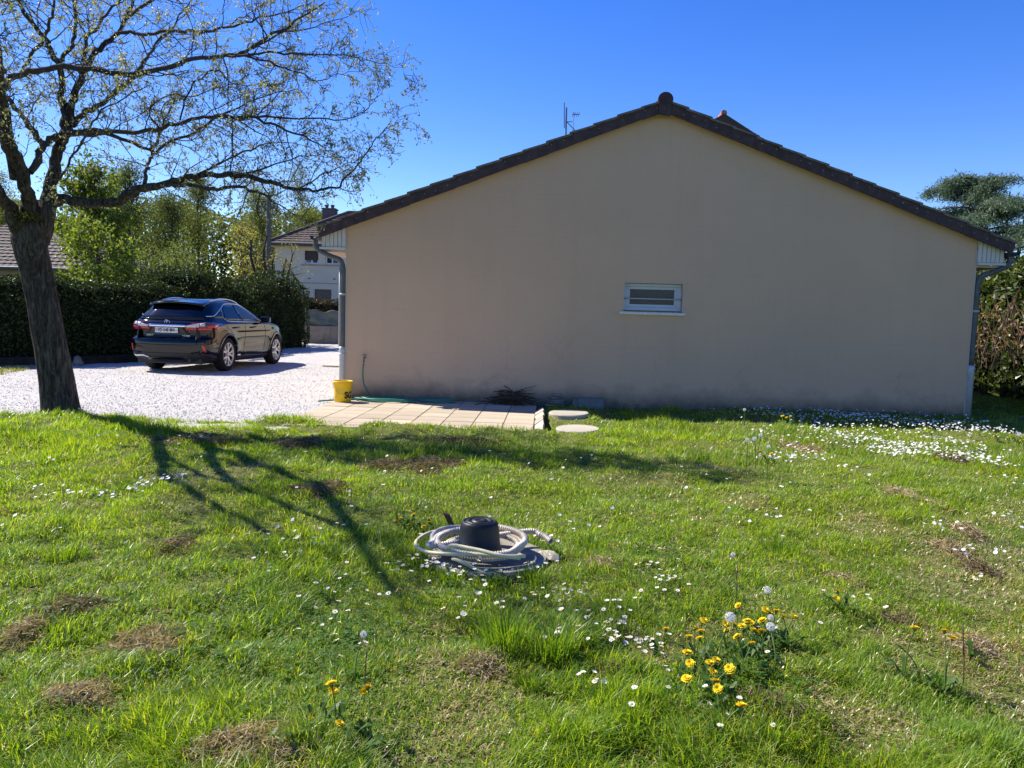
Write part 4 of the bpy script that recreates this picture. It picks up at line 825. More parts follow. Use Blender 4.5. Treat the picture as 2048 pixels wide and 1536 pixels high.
rg = np.random.default_rng(33); n = 34000; a = rg.random(n); C = np.stack([-60 + 47 * a, 72 + rg.normal(size=n) * 2.5, rg.random(n) ** .85 * (8.6 + 3.2 * vnoise(a * 47, 0 * a, 4, 2))], -1); V, F = leaves_np(C, rg.uniform(.3, .55, n), rg, .6)
put(link('far_wood', np_mesh('far_wood', V, F), leafmat('far_wood_leaf', (.075, .095, .045), (.13, .155, .07), .45, .7, .1, cc=(.18, .17, .10))), 'dim mass of woodland undergrowth filling the far background', 'wood', kind='stuff')

# cedar beyond the eave
ce = empty('cedar_tree', (25.0, 41, 0), 0, 'spreading blue green cedar with layered drooping branches beyond the eave', 'tree'); rg = np.random.default_rng(12); lines = []; C = []; D = []
for tx in (0, .9, 1.8):
    tt = np.linspace(0, 1, 8); lines.append((np.stack([tx * .6 + (tx - .6) * .4 * tt - 1.6 * tt ** 2 * (tx == 0), .1 * np.sin(tt * 5), 9.3 * tt * (1 - .08 * tx)], -1), .22 * (1 - .85 * tt)))
for q in range(84):
    z0 = rg.uniform(3.2, 9.3); t = (z0 - 3.2) / 6.1; az = rg.random() * 6.283; L = (6.6 * (1 - t) ** .8 + 1.3) * rg.uniform(.38, 1.1); bx = .5 - 1.6 * (z0 / 9.3) ** 2
    s = np.linspace(0, 1, 7); wob = rg.normal() * .3
    B = np.stack([bx + np.cos(az + wob * s) * L * s, np.sin(az + wob * s) * L * s, z0 + L * (.30 * s - .34 * s ** 2.2)], -1); lines.append((B, np.linspace(.06, .012, 7)))
    for s_ in np.linspace(.25, 1, 11):
        p = B[min(int(s_ * 6), 6)] if s_ > .99 else B[int(s_ * 6)] + (B[int(s_ * 6) + 1] - B[int(s_ * 6)]) * (s_ * 6 - int(s_ * 6)); w_ = .22 + .55 * math.sin(s_ * math.pi * .85) * min(1, L / 3); n = int(38 + 55 * w_)
        o_ = rg.normal(size=(n, 3)) * np.array([w_ * .55, w_ * .55, .15]); o_[:, 2] -= .34 * (o_[:, 0] ** 2 + o_[:, 1] ** 2) / (w_ + .1) + np.abs(rg.normal(size=n)) * .06; C.append(p + o_)
V, F = tubes_np(lines, 6); link('trunk', np_mesh('trunk', V, F, True), M_TB, ce)
C = np.concatenate(C); V, F = leaves_np(C, rg.uniform(.14, .36, len(C)), rg, .15, .45)
put(link('crown', np_mesh('crown', V, F), leafmat('cedar_needles', (.06, .10, .075), (.12, .17, .11), .3, .55, .25, cc=(.20, .24, .12), tcol=(1.2, 1.25, .7)), ce), kind='stuff')
# laurel hedge by the gable corner
LL = leafmat('laurel_leaf', (.030, .055, .014), (.085, .12, .028), .3, .38, .4, cc=(.16, .18, .07))
lau = hedge('laurel_hedge', 'tall laurel hedge with glossy leaves and brown dry stems beyond the gable corner', [(10.35, 10.9), (10.9, 14), (11.4, 18), (12.2, 27)], lambda t: 2.85 + .22 * np.sin(t * 11) + .12 * np.sin(t * 29), .95, 210, .15, LL, 45, lump=.3)
rg = np.random.default_rng(3); lines = []
for q in range(300):
    s = rg.random() ** 1.4; y = 11 + 9 * s; x = 9.32 + .13 * (y - 11) + rg.normal() * .16; z0 = rg.uniform(.6, 1.5); d = np.array([rg.normal() * .14 - .05, rg.normal() * .25, rg.uniform(.45, .9)])
    lines.append((np.array([(x, y, z0), np.array([x, y, z0]) + d * .5 + rg.normal(size=3) * .03, np.array([x, y, z0]) + d]) - np.array(lau.location), np.array([.011, .009, .005])))
V, F = tubes_np(lines, 4); put(link('dry_stems', np_mesh('dry_stems', V, F, True), simple('dry_stem', (.15, .105, .075), .9, .1, var=.4), lau), kind='stuff')
n = 900; C = np.stack([9.45 + rg.normal(size=n) * .25, 11 + 9 * rg.random(n), rg.uniform(.8, 2.0, n)], -1) - np.array(lau.location); V, F = leaves_np(C, .13, rg, .35)
put(link('dry_leaves', np_mesh('dry_leaves', V, F), leafmat('dry_leaf', (.20, .12, .07), (.34, .23, .14), .3), lau), kind='stuff')
# ------------------------------------------------------------------ the parked car
def text_mesh(s, size, extrude=.002, align='CENTER', bold=0.0):
    cu = bpy.data.curves.new('lettering', 'FONT'); cu.body = s; cu.size = size; cu.extrude = extrude; cu.align_x = align; cu.align_y = 'CENTER'; cu.offset = bold; cu.resolution_u = 3
    o = bpy.data.objects.new('lettering', cu); COL.objects.link(o); dg = bpy.context.evaluated_depsgraph_get(); me = bpy.data.meshes.new_from_object(o.evaluated_get(dg))
    bpy.data.objects.remove(o); bpy.data.curves.remove(cu); return me
def paint(name, col, rough=.12, coat=1.0, metal=0, spec=.5, em=0):
    k = NT(name); k.set(col=col, rough=rough, coat=coat, metal=metal, spec=spec, coatr=.02); return k.m
M_PAINT = paint('black_paint', (.002, .0022, .0035), .045, 0, 0, .55); M_GLOSS = paint('gloss_black', (.003, .003, .0035), .06, 0, 0, .4)
M_GLASS = paint('tinted_glass', (.004, .005, .008), .03, 0, 0, .5); M_GLASS2 = paint('clear_side_glass', (.075, .08, .06), .04, 0, 0, .45)
M_CHROME = paint('chrome', (.75, .76, .78), .14, 0, 1.0); M_SATIN = paint('satin_metal', (.62, .63, .65), .3, .2, .9); M_RIM = paint('rim_silver', (.62, .61, .60), .35, .3, .25)
M_PLAST = simple('dark_plastic', (.022, .022, .023), .55, .35, bstr=0); M_TYRE = simple('tyre_rubber', (.020, .020, .021), .85, .2, var=.2, vscale=20, bscale=60)
M_REDL = paint('red_lamp', (.42, .012, .014), .1, .8); M_CLRL = paint('clear_lamp', (.50, .51, .53), .12, .8); M_SMOKE = paint('smoked_lamp', (.06, .05, .05), .1, .8)
M_WHITE = simple('plate_white', (.74, .72, .72), .5, .3, var=.03, bstr=0); M_INK = simple('plate_ink', (.012, .012, .012), .6, .3, bstr=0); M_SHRED = simple('shield_red', (.55, .04, .05), .5, .3, bstr=0); M_SHGR = simple('shield_green', (.03, .14, .05), .5, .3, bstr=0)
car = empty('parked_car', (-7.44, 17.72, 0), R(-4.8), 'black parked crossover car with chrome bar and silver twin spoke wheels on the gravel', 'car')
TB = np.array([  # z, y rear, y front, half width, rear rounding, front rounding
 [.20, -.80, 3.45, .78, .45, .6], [.28, -.97, 3.66, .86, .45, .7], [.40, -1.05, 3.76, .905, .42, .75], [.50, -1.085, 3.80, .925, .42, .8], [.62, -1.095, 3.81, .938, .40, .8], [.70, -1.085, 3.80, .943, .40, .8],
 [.745, -1.06, 3.79, .945, .40, .8], [.775, -.985, 3.77, .945, .42, .82], [.86, -.965, 3.73, .943, .42, .85], [.95, -.975, 3.66, .945, .40, .9], [1.02, -.995, 3.52, .943, .40, .95], [1.07, -.99, 3.25, .935, .40, 1.0],
 [1.10, -.965, 2.85, .92, .42, .9], [1.13, -.925, 2.42, .895, .45, .7], [1.19, -.87, 2.25, .855, .46, .62], [1.27, -.79, 2.10, .81, .46, .6], [1.36, -.70, 1.92, .755, .46, .6], [1.45, -.60, 1.72, .70, .46, .6],
 [1.53, -.47, 1.50, .645, .5, .6], [1.585, -.30, 1.25, .58, .5, .6], [1.62, -.08, 1.0, .50, .5, .6], [1.64, .15, .8, .36, .4, .4], [1.645, .4, .6, .12, .1, .1]])
T_ = smooth_line(TB, 4); nq, nm = 12, 44; ring = []
for z, yr, yf, w_, lr, lf in T_:
    L = yf - yr; lr = min(lr, L * .45); lf = min(lf, L * .45); a = np.linspace(0, math.pi / 2, nq + 1)[:-1]; p = 3.0
    yq = yr + lr * (1 - np.cos(a) ** (2 / p)); xq = w_ * np.sin(a) ** (2 / p)
    ym = np.linspace(yr + lr, yf - lf, nm); xm = np.full(nm, w_); p2 = 2.5
    yq2 = yf - lf * (1 - np.cos(a[::-1]) ** (2 / p2)); xq2 = w_ * np.sin(a[::-1]) ** (2 / p2)
    ys = np.concatenate([yq, ym, yq2]); xs = np.concatenate([xq, xm, xq2])
    tap = 1 - .035 * sstep(.3, -1.0, ys) - .05 * sstep(2.4, 3.6, ys); xs = xs * tap
    for yc in (0, 2.79): xs = xs + .016 * np.exp(-((np.hypot(ys - yc, z - .385) - .47) / .07) ** 2) * (xs > .5)
    xs = xs - .018 * np.exp(-((z - .56) / .13) ** 2) * sstep(.45, .8, ys) * sstep(2.35, 2.0, ys)
    ring.append(np.concatenate([np.stack([xs, ys, np.full_like(xs, z)], -1), np.stack([-xs[::-1][:-1], ys[::-1][:-1], np.full_like(xs, z)[:-1]], -1)]))
nr = len(ring); nc = len(ring[0]); V = np.concatenate(ring)
i = np.arange(nr - 1)[:, None] * nc; j = np.arange(nc)[None]; j2 = (j + 1) % nc; F = np.stack([i + j, i + j2, i + nc + j2, i + nc + j], -1).reshape(-1, 4)
whole = np_mesh('car_whole', V, F); bmw = bmesh.new(); bmw.from_mesh(whole); BVH = BVHTree.FromBMesh(bmw); bmw.free(); bpy.data.meshes.remove(whole)
RA = .435
for yc in (0, 2.79):
    d = np.hypot(V[:, 1] - yc, V[:, 2] - .385); m_ = (np.abs(V[:, 0]) > .55) & (d > RA - .03) & (d < RA + .03) & (d > 0)
    V[m_, 1] = yc + (V[m_, 1] - yc) * RA / d[m_]; V[m_, 2] = .385 + (V[m_, 2] - .385) * RA / d[m_]
ctr = V[F].mean(1); keep = np.ones(len(F), bool)
for yc in (0, 2.79): keep &= ~((np.abs(ctr[:, 0]) > .55) & (np.hypot(ctr[:, 1] - yc, ctr[:, 2] - .385) < RA - .004))
link('body', np_mesh('body', V, F[keep], True), M_PAINT, car)
def patch(name, poly, side, m_, off=.004, step=.05, parent=car, inner=.02):
    """a panel cut to poly and laid on the body; side 'R','L' polygons are (y,z), 'B' (x,z) from the rear, 'T' (x,y) from above, 'F' from the front"""
    bm_ = bmesh.new(); vs = [bm_.verts.new((p[0], p[1], 0)) for p in poly]; bm_.faces.new(vs)
    for ax in (0, 1):
        lo = min(p[ax] for p in poly); hi = max(p[ax] for p in poly); c = lo + step
        while c < hi:
            co = [0, 0, 0]; no = [0, 0, 0]; co[ax] = c; no[ax] = 1
            bmesh.ops.bisect_plane(bm_, geom=bm_.verts[:] + bm_.edges[:] + bm_.faces[:], plane_co=co, plane_no=no); c += step
    bmesh.ops.triangulate(bm_, faces=[f for f in bm_.faces if len(f.verts) > 4])
    D = {'R': Vector((-1, 0, 0)), 'L': Vector((1, 0, 0)), 'B': Vector((0, 1, 0)), 'T': Vector((0, 0, -1)), 'F': Vector((0, -1, 0))}[side]; last = None
    for v in bm_.verts:
        a, b = v.co.x, v.co.y; o = {'R': Vector((3, a, b)), 'L': Vector((-3, a, b)), 'B': Vector((a, -4, b)), 'T': Vector((a, b, 4)), 'F': Vector((a, 7, b))}[side]
        h = BVH.ray_cast(o, D)
        if h[0] is None: h = BVH.find_nearest(o + D * 2.2)
        v.co = h[0] + (h[1] if h[1].dot(D) < 0 else -h[1]) * off
    be = [e for e in bm_.edges if e.is_boundary]; r_ = bmesh.ops.extrude_edge_only(bm_, edges=be)
    for v in [g for g in r_['geom'] if isinstance(g, bmesh.types.BMVert)]: v.co += D * inner
    bmesh.ops.recalc_face_normals(bm_, faces=bm_.faces[:])
    me = bpy.data.meshes.new(name); bm_.to_mesh(me); bm_.free(); o = link(name, me, m_, parent, True); return o
def strip(name, pts, side, m_, r_=.012, off=.006):
    D = {'R': Vector((-1, 0, 0)), 'L': Vector((1, 0, 0)), 'B': Vector((0, 1, 0))}[side]; P = []
    for a, b in smooth_line(np.array([(p[0], p[1], 0) for p in pts]), 5)[:, :2]:
        o = {'R': Vector((3, a, b)), 'L': Vector((-3, a, b)), 'B': Vector((a, -4, b))}[side]; h = BVH.ray_cast(o, D); P.append(h[0] - D * off) if h[0] else None
    return MB().tube(P, r_, 8).build(name, m_, car, True)
# glass
patch('rear_window', [(-.70, 1.185), (.70, 1.185), (.60, 1.47), (-.60, 1.47)], 'B', M_GLASS, .004)
patch('windscreen', [(-.74, 1.18), (.74, 1.18), (.56, 1.52), (-.56, 1.52)], 'F', M_GLASS)
for sd in 'RL':
    patch('rear_side_window', [(-.02, 1.20), (.12, 1.165), (.80, 1.15), (.74, 1.50), (.30, 1.495), (.12, 1.42)], sd, M_GLASS)
    patch('front_side_window', [(.90, 1.15), (1.95, 1.14), (1.72, 1.30), (1.42, 1.44), (1.18, 1.505), (.84, 1.51)], sd, M_GLASS2)
    patch('quarter_panel', [(-.06, 1.20), (.08, 1.42), (-.10, 1.36), (-.42, 1.25), (-.55, 1.21)], sd, M_GLOSS)
    patch('door_pillar', [(.815, 1.15), (.885, 1.15), (.825, 1.51), (.755, 1.505)], sd, M_GLOSS, .006)
    strip('window_trim', [(1.98, 1.13), (1.75, 1.31), (1.44, 1.46), (1.15, 1.53), (.6, 1.54), (.30, 1.52), (.10, 1.45), (-.10, 1.375), (-.42, 1.265), (-.52, 1.25), (-.66, 1.245)], sd, M_SATIN, .011)
    strip('lower_window_trim', [(-.06, 1.205), (.03, 1.165), (.14, 1.138), (.8, 1.125), (1.4, 1.118), (2.0, 1.115)], sd, M_SATIN, .008)
    for yc in (0, 2.79):
        mb = MB(); A = np.linspace(R(-12), R(192), 30); P0 = []
        s_ = 1 if sd == 'R' else -1; vs = []
        for a in A:
            for rr_, dx in ((.425, -.10), (.425, .012), (.485, .010), (.495, -.02)):
                y, z = yc + rr_ * math.cos(a), .385 + rr_ * math.sin(a); h = BVH.ray_cast(Vector((s_ * 3, y, max(z, .22))), Vector((-s_, 0, 0))); xb = abs(h[0].x) if h[0] else .9
                vs.append((s_ * (xb + dx), y, z))
        fs = [(q * 4 + c_, q * 4 + c_ + 1, q * 4 + c_ + 5, q * 4 + c_ + 4) for q in range(29) for c_ in range(3)]
        mb.add(vs, fs); mb.build('wheel_arch', M_GLOSS, car, True)
        mb = MB(); vs = []
        for a in A:
            for x in (.45, .93): vs.append((s_ * x, yc + .432 * math.cos(a), .385 + .432 * math.sin(a)))
        mb.add(vs, [(q * 2, q * 2 + 1, q * 2 + 3, q * 2 + 2) for q in range(29)]); mb.add([(s_ * .45, yc + .432 * math.cos(a), .385 + .432 * math.sin(a)) for a in A], [tuple(range(30))]); mb.build('arch_liner', M_PLAST, car)
    s_ = 1 if sd == 'R' else -1
    patch('sill_trim', [(.47, .215), (2.32, .215), (2.32, .30), (1.4, .33), (.95, .36), (.47, .27)], sd, M_PLAST, .012, .08)
    for y0 in (.36, 1.30):
        o = MB().tube(smooth_line([(s_ * .935, y0 - .13, .985), (s_ * .985, y0 - .10, .992), (s_ * .988, y0 + .08, .998), (s_ * .94, y0 + .12, 1.0)], 4), .016, 8).build('door_handle', M_GLOSS, car, True)
    for pts in ([(.84, 1.12), (.86, .8), (.84, .32)], [(-.06, 1.16), (-.08, 1.0), (.12, .9), (.36, .62), (.42, .40)], [(1.98, 1.06), (2.06, .8), (2.02, .34)]): strip('door_seam', pts, sd, M_INK, .004, .001)
    # mirror
    mb = MB(); mb.box(s_ * 1.0 - .09, 1.78, 1.10, s_ * 1.0 + .15, 1.93, 1.25); mi = mb.build('mirror', M_GLOSS, car); bevel(mi, .045, 4); MB().box(s_ * .90 - .06, 1.82, 1.11, s_ * .90 + .05, 1.92, 1.15).build('mirror_arm', M_GLOSS, mi)
    MB().tube(smooth_line([(s_ * .53, -.32, 1.50), (s_ * .55, -.15, 1.575), (s_ * .56, .3, 1.64), (s_ * .56, .8, 1.635), (s_ * .55, 1.15, 1.585), (s_ * .55, 1.3, 1.53)], 6), .017, 8).build('roof_rail', M_SATIN, car, True)
    # rear lamps: side sweep and rear part
    la = patch('rear_lamp', [(-.985, .97), (-.60, 1.005), (-.42, 1.075), (-.66, 1.085), (-.985, 1.095)], sd, M_REDL, .007, .04)
    f = lambda P: [(s_ * x, z) for x, z in P]
    patch('rear_lamp', f([(.40, .945), (.66, .93), (.92, .95), (.935, 1.02), (.70, .995), (.43, .995)]), 'B', M_REDL, .007, .04)
    patch('reversing_lamp', f([(.42, 1.00), (.68, 1.0), (.70, 1.085), (.56, 1.06), (.42, 1.03)]), 'B', M_CLRL, .008, .03)
    patch('lamp_housing', f([(.70, 1.0), (.93, 1.025), (.925, 1.115), (.71, 1.09)]), 'B', M_SMOKE, .007, .03)
    patch('lamp_strip', f([(.71, 1.03), (.80, 1.035), (.79, 1.10), (.71, 1.08)]), 'B', M_CLRL, .011, .03)
    patch('reflector', f([(.80, .47), (.84, .47), (.815, .62), (.775, .62)]), 'B', M_REDL, .010, .03)
    patch('bumper_corner', [(-1.08, .30), (-.42, .235), (-.45, .33), (-.70, .40), (-1.08, .47)], sd, M_PLAST, .008, .05)
    patch('tailgate_crease', f([(.33, .985), (.37, .985), (.50, .85), (.43, .85)]), 'B', M_GLOSS, .012, .03)
    patch('front_lamp', [(3.30, .88), (3.75, .84), (3.72, .98), (3.35, 1.03)], sd, M_CLRL, .006, .05)
patch('chrome_bar', [(-.42, 1.005), (.42, 1.005), (.42, 1.05), (-.42, 1.05)], 'B', M_CHROME, .022, .05)
patch('lower_bumper', [(-.86, .23), (.86, .23), (.86, .40), (.5, .44), (-.5, .44), (-.86, .40)], 'B', M_PLAST, .008, .05)
patch('skid_trim', [(-.88, .385), (-.52, .40), (-.40, .36), (-.40, .335), (-.52, .365), (-.88, .35)], 'B', M_SATIN, .022, .05)
patch('skid_trim', [(.88, .385), (.52, .40), (.40, .36), (.40, .335), (.52, .365), (.88, .35)], 'B', M_PLAST, .022, .05)
patch('bumper_recess', [(-.48, .30), (.48, .30), (.40, .36), (-.40, .36)], 'B', M_GLOSS, .018, .05)
patch('tailgate_lip', [(-.72, 1.155), (.72, 1.155), (.74, 1.18), (-.74, 1.18)], 'B', M_PAINT, .014, .05)
# spoiler over the rear window
mb = MB(); vs = []; n_ = 17
for q in range(n_):
    x = -.62 + 1.24 * q / (n_ - 1); cu = 1 - (x / .62) ** 2; yb = -.60 - .10 * cu; zc = 1.445 + .075 * cu ** .6
    vs += [(x, yb, zc), (x, yb + .01, zc + .035), (x, -.36, 1.545 + .045 * cu), (x * .98, -.20, 1.575 + .045 * cu), (x * .96, -.34, 1.47)]
fs = [(q * 5 + c_, q * 5 + (c_ + 1) % 5, (q + 1) * 5 + (c_ + 1) % 5, (q + 1) * 5 + c_) for q in range(n_ - 1) for c_ in range(5)]; fs += [(0, 4, 3, 2, 1), tuple((n_ - 1) * 5 + c_ for c_ in range(5))]
mb.add(vs, fs); bevel(mb.build('spoiler', M_PAINT, car), .012, 3)
MB().box(-.72, -.9, .20, .72, 3.5, .45).build('underbody', M_PLAST, car)
MB().tube([(.5, -.98, .27), (.5, -.7, .27)], .04, 10).build('exhaust_pipe', M_PLAST, car)
# number plate, emblem and badges
def on_back(x, z, off=.012):
    h = BVH.ray_cast(Vector((x, -4, z)), Vector((0, 1, 0))); return h[0].y - off
yp = min(on_back(-.2, .93), on_back(.2, .90), on_back(0, .98)) - .012
TX = Matrix.Rotation(R(90), 4, 'X')
pl = bevel(MB().box(-.255, yp - .006, .875, .255, yp + .02, .985).build('number_plate', M_WHITE, car), .006)
def lettering(name, s, size, x, y, z, m_, parent, bold=.0, sx=1.0, align='CENTER'):
    me = text_mesh(s, size, .0015, align, bold); me.transform(Matrix.Translation((x, y, z)) @ TX @ Matrix.Diagonal((sx, 1, 1, 1))); return link(name, me, m_, parent)
lettering('plate_lettering', 'VD\u00b7548 804', .098, .0, yp - .0075, .93, M_INK, pl, .0035, .80)
def shield(x, m_):
    P = [(x - .021, .955), (x + .021, .955), (x + .021, .925), (x, .902), (x - .021, .925)]; return MB().prism(P, 'y', yp - .0085, yp - .0062).build('plate_shield', m_, pl)
sh = shield(-.222, M_SHRED)
mb = MB(); mb.box(-.2255, yp - .0098, .915, -.2185, yp - .0087, .948); mb.box(-.235, yp - .0101, .928, -.2262, yp - .009, .935); mb.box(-.2178, yp - .0101, .928, -.209, yp - .009, .935); mb.build('shield_cross', M_WHITE, pl)
sh2 = shield(.222, M_SHGR); MB().prism([(.2015, .954), (.2425, .954), (.2425, .931), (.2015, .931)], 'y', yp - .0095, yp - .0087).build('shield_field', M_WHITE, pl)
ye = on_back(0, 1.10, .010); E_ = [(.058 * math.cos(a), 1.105 + .040 * math.sin(a)) for a in np.linspace(0, 2 * math.pi, 29)[:-1]]
em = MB().tube([(x, ye, z) for x, z in E_], .005, 6, closed=True).build('emblem', M_CHROME, car, True)
MB().tube([(.012, ye, 1.138), (-.018, ye, 1.088), (-.012, ye, 1.080), (.045, ye, 1.080)], .0045, 6).build('emblem_stroke', M_CHROME, em)
lettering('badge_lettering', 'LEXUS', .05, -.40, on_back(-.40, .815, .006), .815, M_CHROME, car, .001, 1.1)
lettering('badge_lettering', 'RX 450h', .045, .42, on_back(.42, .815, .006), .812, M_CHROME, car, .001, 1.1)
hb = text_mesh('HYBRID', .045, .002, 'CENTER', .001); hx_ = BVH.ray_cast(Vector((3, .58, .335)), Vector((-1, 0, 0)))[0]; hb.transform(Matrix.Translation((hx_.x + .014, .60, .345)) @ Matrix.Rotation(R(90), 4, 'Z') @ TX); link('badge_lettering', hb, M_CHROME, car)
# wheels
def wheel(x, yc, s_):
    MX = Matrix.Translation((x, yc, .385)) @ Matrix.Rotation(R(90) * s_, 4, 'Y')
    ty = MB().lathe([(.262, -.115), (.30, -.122), (.352, -.118), (.377, -.098), (.385, -.06), (.386, 0), (.385, .06), (.377, .098), (.352, .118), (.30, .122), (.262, .112)], 48, MX, False).build('wheel', M_TYRE, car, True)
    MB().lathe([(.264, -.11), (.25, -.10), (.235, .02), (.08, .03), (.001, .03)], 40, MX).build('rim_barrel', M_PLAST, ty, True)
    MB().lathe([(.247, .085), (.262, .116), (.270, .116), (.268, .09)], 48, MX, False).build('rim_edge', M_RIM, ty, True)
    mb = MB()
    for q in range(5):
        for e in (-1, 1):
            a0 = q * 2 * math.pi / 5 + .35; a1 = a0 + e * .30
            for (ra, rb, wa, wb, za, zb) in ((.035, .13, .026, .017, .085, .098), (.13, .262, .017, .022, .098, .104)):
                fa = a0 + e * .55 * .04 / max(ra, .05) if ra < .1 else a0 + e * .155; fb = a0 + e * .155 if rb < .2 else a1
                p = Vector((ra * math.cos(fa), ra * math.sin(fa), za)); q2 = Vector((rb * math.cos(fb), rb * math.sin(fb), zb)); d = (q2 - p).normalized(); n_ = Vector((-d.y, d.x, 0)).normalized()
                vs = [p + n_ * wa, p - n_ * wa, q2 - n_ * wb, q2 + n_ * wb]; vs = vs + [v - Vector((0, 0, .03)) for v in vs]
                mb.add([MX @ v for v in vs], [(0, 1, 2, 3), (7, 6, 5, 4), (0, 4, 5, 1), (1, 5, 6, 2), (2, 6, 7, 3), (3, 7, 4, 0)])
    mb.build('rim', M_RIM, ty); MB().lathe([(.05, .07), (.046, .108), (.03, .112), (.001, .113)], 20, MX).build('hub_cap', M_RIM, ty, True)
for s_ in (1, -1):
    for yc in (0, 2.79): wheel(s_ * .815, yc, s_)
# ------------------------------------------------------------------ things by the wall and on the lawn
def pbr(name, col, rough=.45, spec=.4, **k): return simple(name, col, rough, spec, var=.1, bstr=0, **k)
M_YEL = pbr('yellow_plastic', (.80, .50, .01), .4); M_GHOSE = pbr('green_hose', (.03, .16, .115), .4); M_BLK = simple('black_rubber', (.010, .0105, .0115), .45, .35, var=.35, vscale=18, bscale=50, bstr=.12)
ZP = .018
bx, by = -2.66, 12.06
bu = empty('yellow_bucket', (bx, by, ZP), R(0), 'yellow plastic bucket with black letters standing at the house corner', 'bucket')
body = MB().lathe([(.001, .0), (.122, .0), (.128, .006), (.138, .20), (.143, .275), (.150, .28), (.150, .30), (.158, .302), (.158, .33), (.150, .333), (.146, .325), (.136, .20), (.124, .015), (.001, .012)], 48).build('bucket_body', M_YEL, bu, True)
MB().tube([(.160 * math.cos(a), .160 * math.sin(a), .29 - .16 * math.sin((a - R(200)) / R(180) * math.pi) if True else 0) for a in np.linspace(R(200), R(380), 22)], .0035, 6).build('bucket_handle', pbr('handle_wire', (.30, .26, .10)), bu)
me = text_mesh('SG', .14, .001, 'LEFT', .007); bm_ = bmesh.new(); bm_.from_mesh(me)
for c in np.arange(-.02, .3, .012): bmesh.ops.bisect_plane(bm_, geom=bm_.verts[:] + bm_.edges[:] + bm_.faces[:], plane_co=(c, 0, 0), plane_no=(1, 0, 0))
for v in bm_.verts:
    z = .112 + v.co.y; r_ = .128 + .011 * z / .2 + .0012 + v.co.z; a = R(-90) + .42 + v.co.x * .86 / .135; v.co = Vector((r_ * math.cos(a), r_ * math.sin(a), z))
bm_.to_mesh(me); bm_.free(); link('bucket_lettering', me, M_INK, bu)

def coil(cx, cy, a, b, turns, z0, seed, rot=0, n=26, lift=.0):
    rg = np.random.default_rng(seed); P = []
    for i in range(int(turns * n)):
        t = i / n; q = 2 * math.pi * t; k = .80 + .24 * vnoise(t * 1.7, seed, 1, 2) + .06 * math.sin(t * 2.1)
        x, y = a * k * math.cos(q), b * k * math.sin(q); P.append((cx + x * math.cos(rot) - y * math.sin(rot) + .03 * math.sin(t * 3), cy + x * math.sin(rot) + y * math.cos(rot), z0 + lift * t + .010 * abs(math.sin(q * 2 + t))))
    return P
def hose(name, P, r_, m_, label, cat='garden hose', n=8, sub=3):
    P = smooth_line(np.array(P, float), sub); o = P.mean(0); o[2] = 0; ob = MB().tube(P - o, r_, n).build(name, m_, None, True); ob.location = o; return put(ob, label, cat)
t0 = hw(.325, -.08, .60)
P = [t0, hw(.315, -.085, .45), hw(.33, -.09, .28), hw(.40, -.10, .13), hw(.52, -.12, .05)] + coil(-2.02, 12.26, .47, .20, 5.2, ZP + .013, 3, R(-4), 22, .007)[3:] + [(-2.35, 12.30, .04), (-2.55, 12.32, .03), (-2.80, 12.18, .03), (-3.02, 11.95, .03)]
hose('garden_hose', P, .0125, M_GHOSE, 'green garden hose running from the tap to a loose coil behind the bucket')
hose('garden_hose', coil(-1.20, 12.33, .29, .13, 4.2, ZP + .013, 9, 0, 20, .008), .0125, M_GHOSE, 'dark green hose coil lying in the wall shade apart from the tap')

# bundle of twigs at the wall
M_STICK = simple('dry_stick', (.075, .055, .038), .9, .1, var=.4)
tw = empty('twig_pile', (.05, 12.30, ZP), HYAW, 'heap of dry brown twigs against the foot of the gable wall', 'twig pile'); rg = np.random.default_rng(17); meshes = []
for q in range(12):
    L = rg.uniform(.3, .62); P = np.stack([np.linspace(-L / 2, L / 2, 6), rg.normal(size=6) * .016, rg.normal(size=6) * .016], -1); meshes.append(MB().tube(P, np.linspace(.009, .004, 6), 6).mesh('stick')); meshes[-1].materials.append(M_STICK)
for q in range(70):
    h = .012 + .19 * rg.random() ** 1.3; o = bpy.data.objects.new('stick', meshes[q % 12]); COL.objects.link(o); o.parent = tw; w_ = .17 * (1 - h / .32)
    o.location = (rg.normal() * w_, rg.normal() * .055, h); o.rotation_euler = (0, rg.normal() * .20 * (.4 + h * 3), rg.normal() * .7)
# stack of flat stones and grey blocks
names = ['widest flat stone at the bottom of the small stack by the wall', 'second flat stone from the bottom of the small stack', 'third flat stone of the small stack by the wall', 'fourth flat stone near the top of the small stack', 'smallest flat stone on top of the small stack by the wall']; z = .03
rg = np.random.default_rng(23)
for q in range(5):
    sx, sy, sz = .165 - .018 * q, .12 - .012 * q, .026
    o = rock('flat_stone', 0, 0, sx, sy, sz, 50 + q, names[q], 'stone', 'flat stones stacked by the wall', rg.uniform(-.4, .4)); o.location = (.70 + rg.normal() * .02, 12.25 + rg.normal() * .01, z + sz * .45); z += sz * 1.5
M_GBLK = simple('grey_block', (.16, .17, .17), .9, .15, var=.2, vscale=12, bscale=80, bstr=.4)
for (x0, L, y, hh, lb) in ((.96, .16, 12.28, .115, 'shorter grey concrete block by the wall, next to the stone stack'), (1.17, .40, 12.24, .135, 'longer grey concrete block by the wall, away from the stone stack')):
    o = bevel(MB().box(-L / 2, -.06, -.05, L / 2, .06, hh).build('concrete_block', M_GBLK), .008); o.location = (x0 + .1, y, .03); o.rotation_euler = (0, 0, HYAW + R(-1)); put(o, lb, 'concrete block', 'grey blocks lying by the wall')

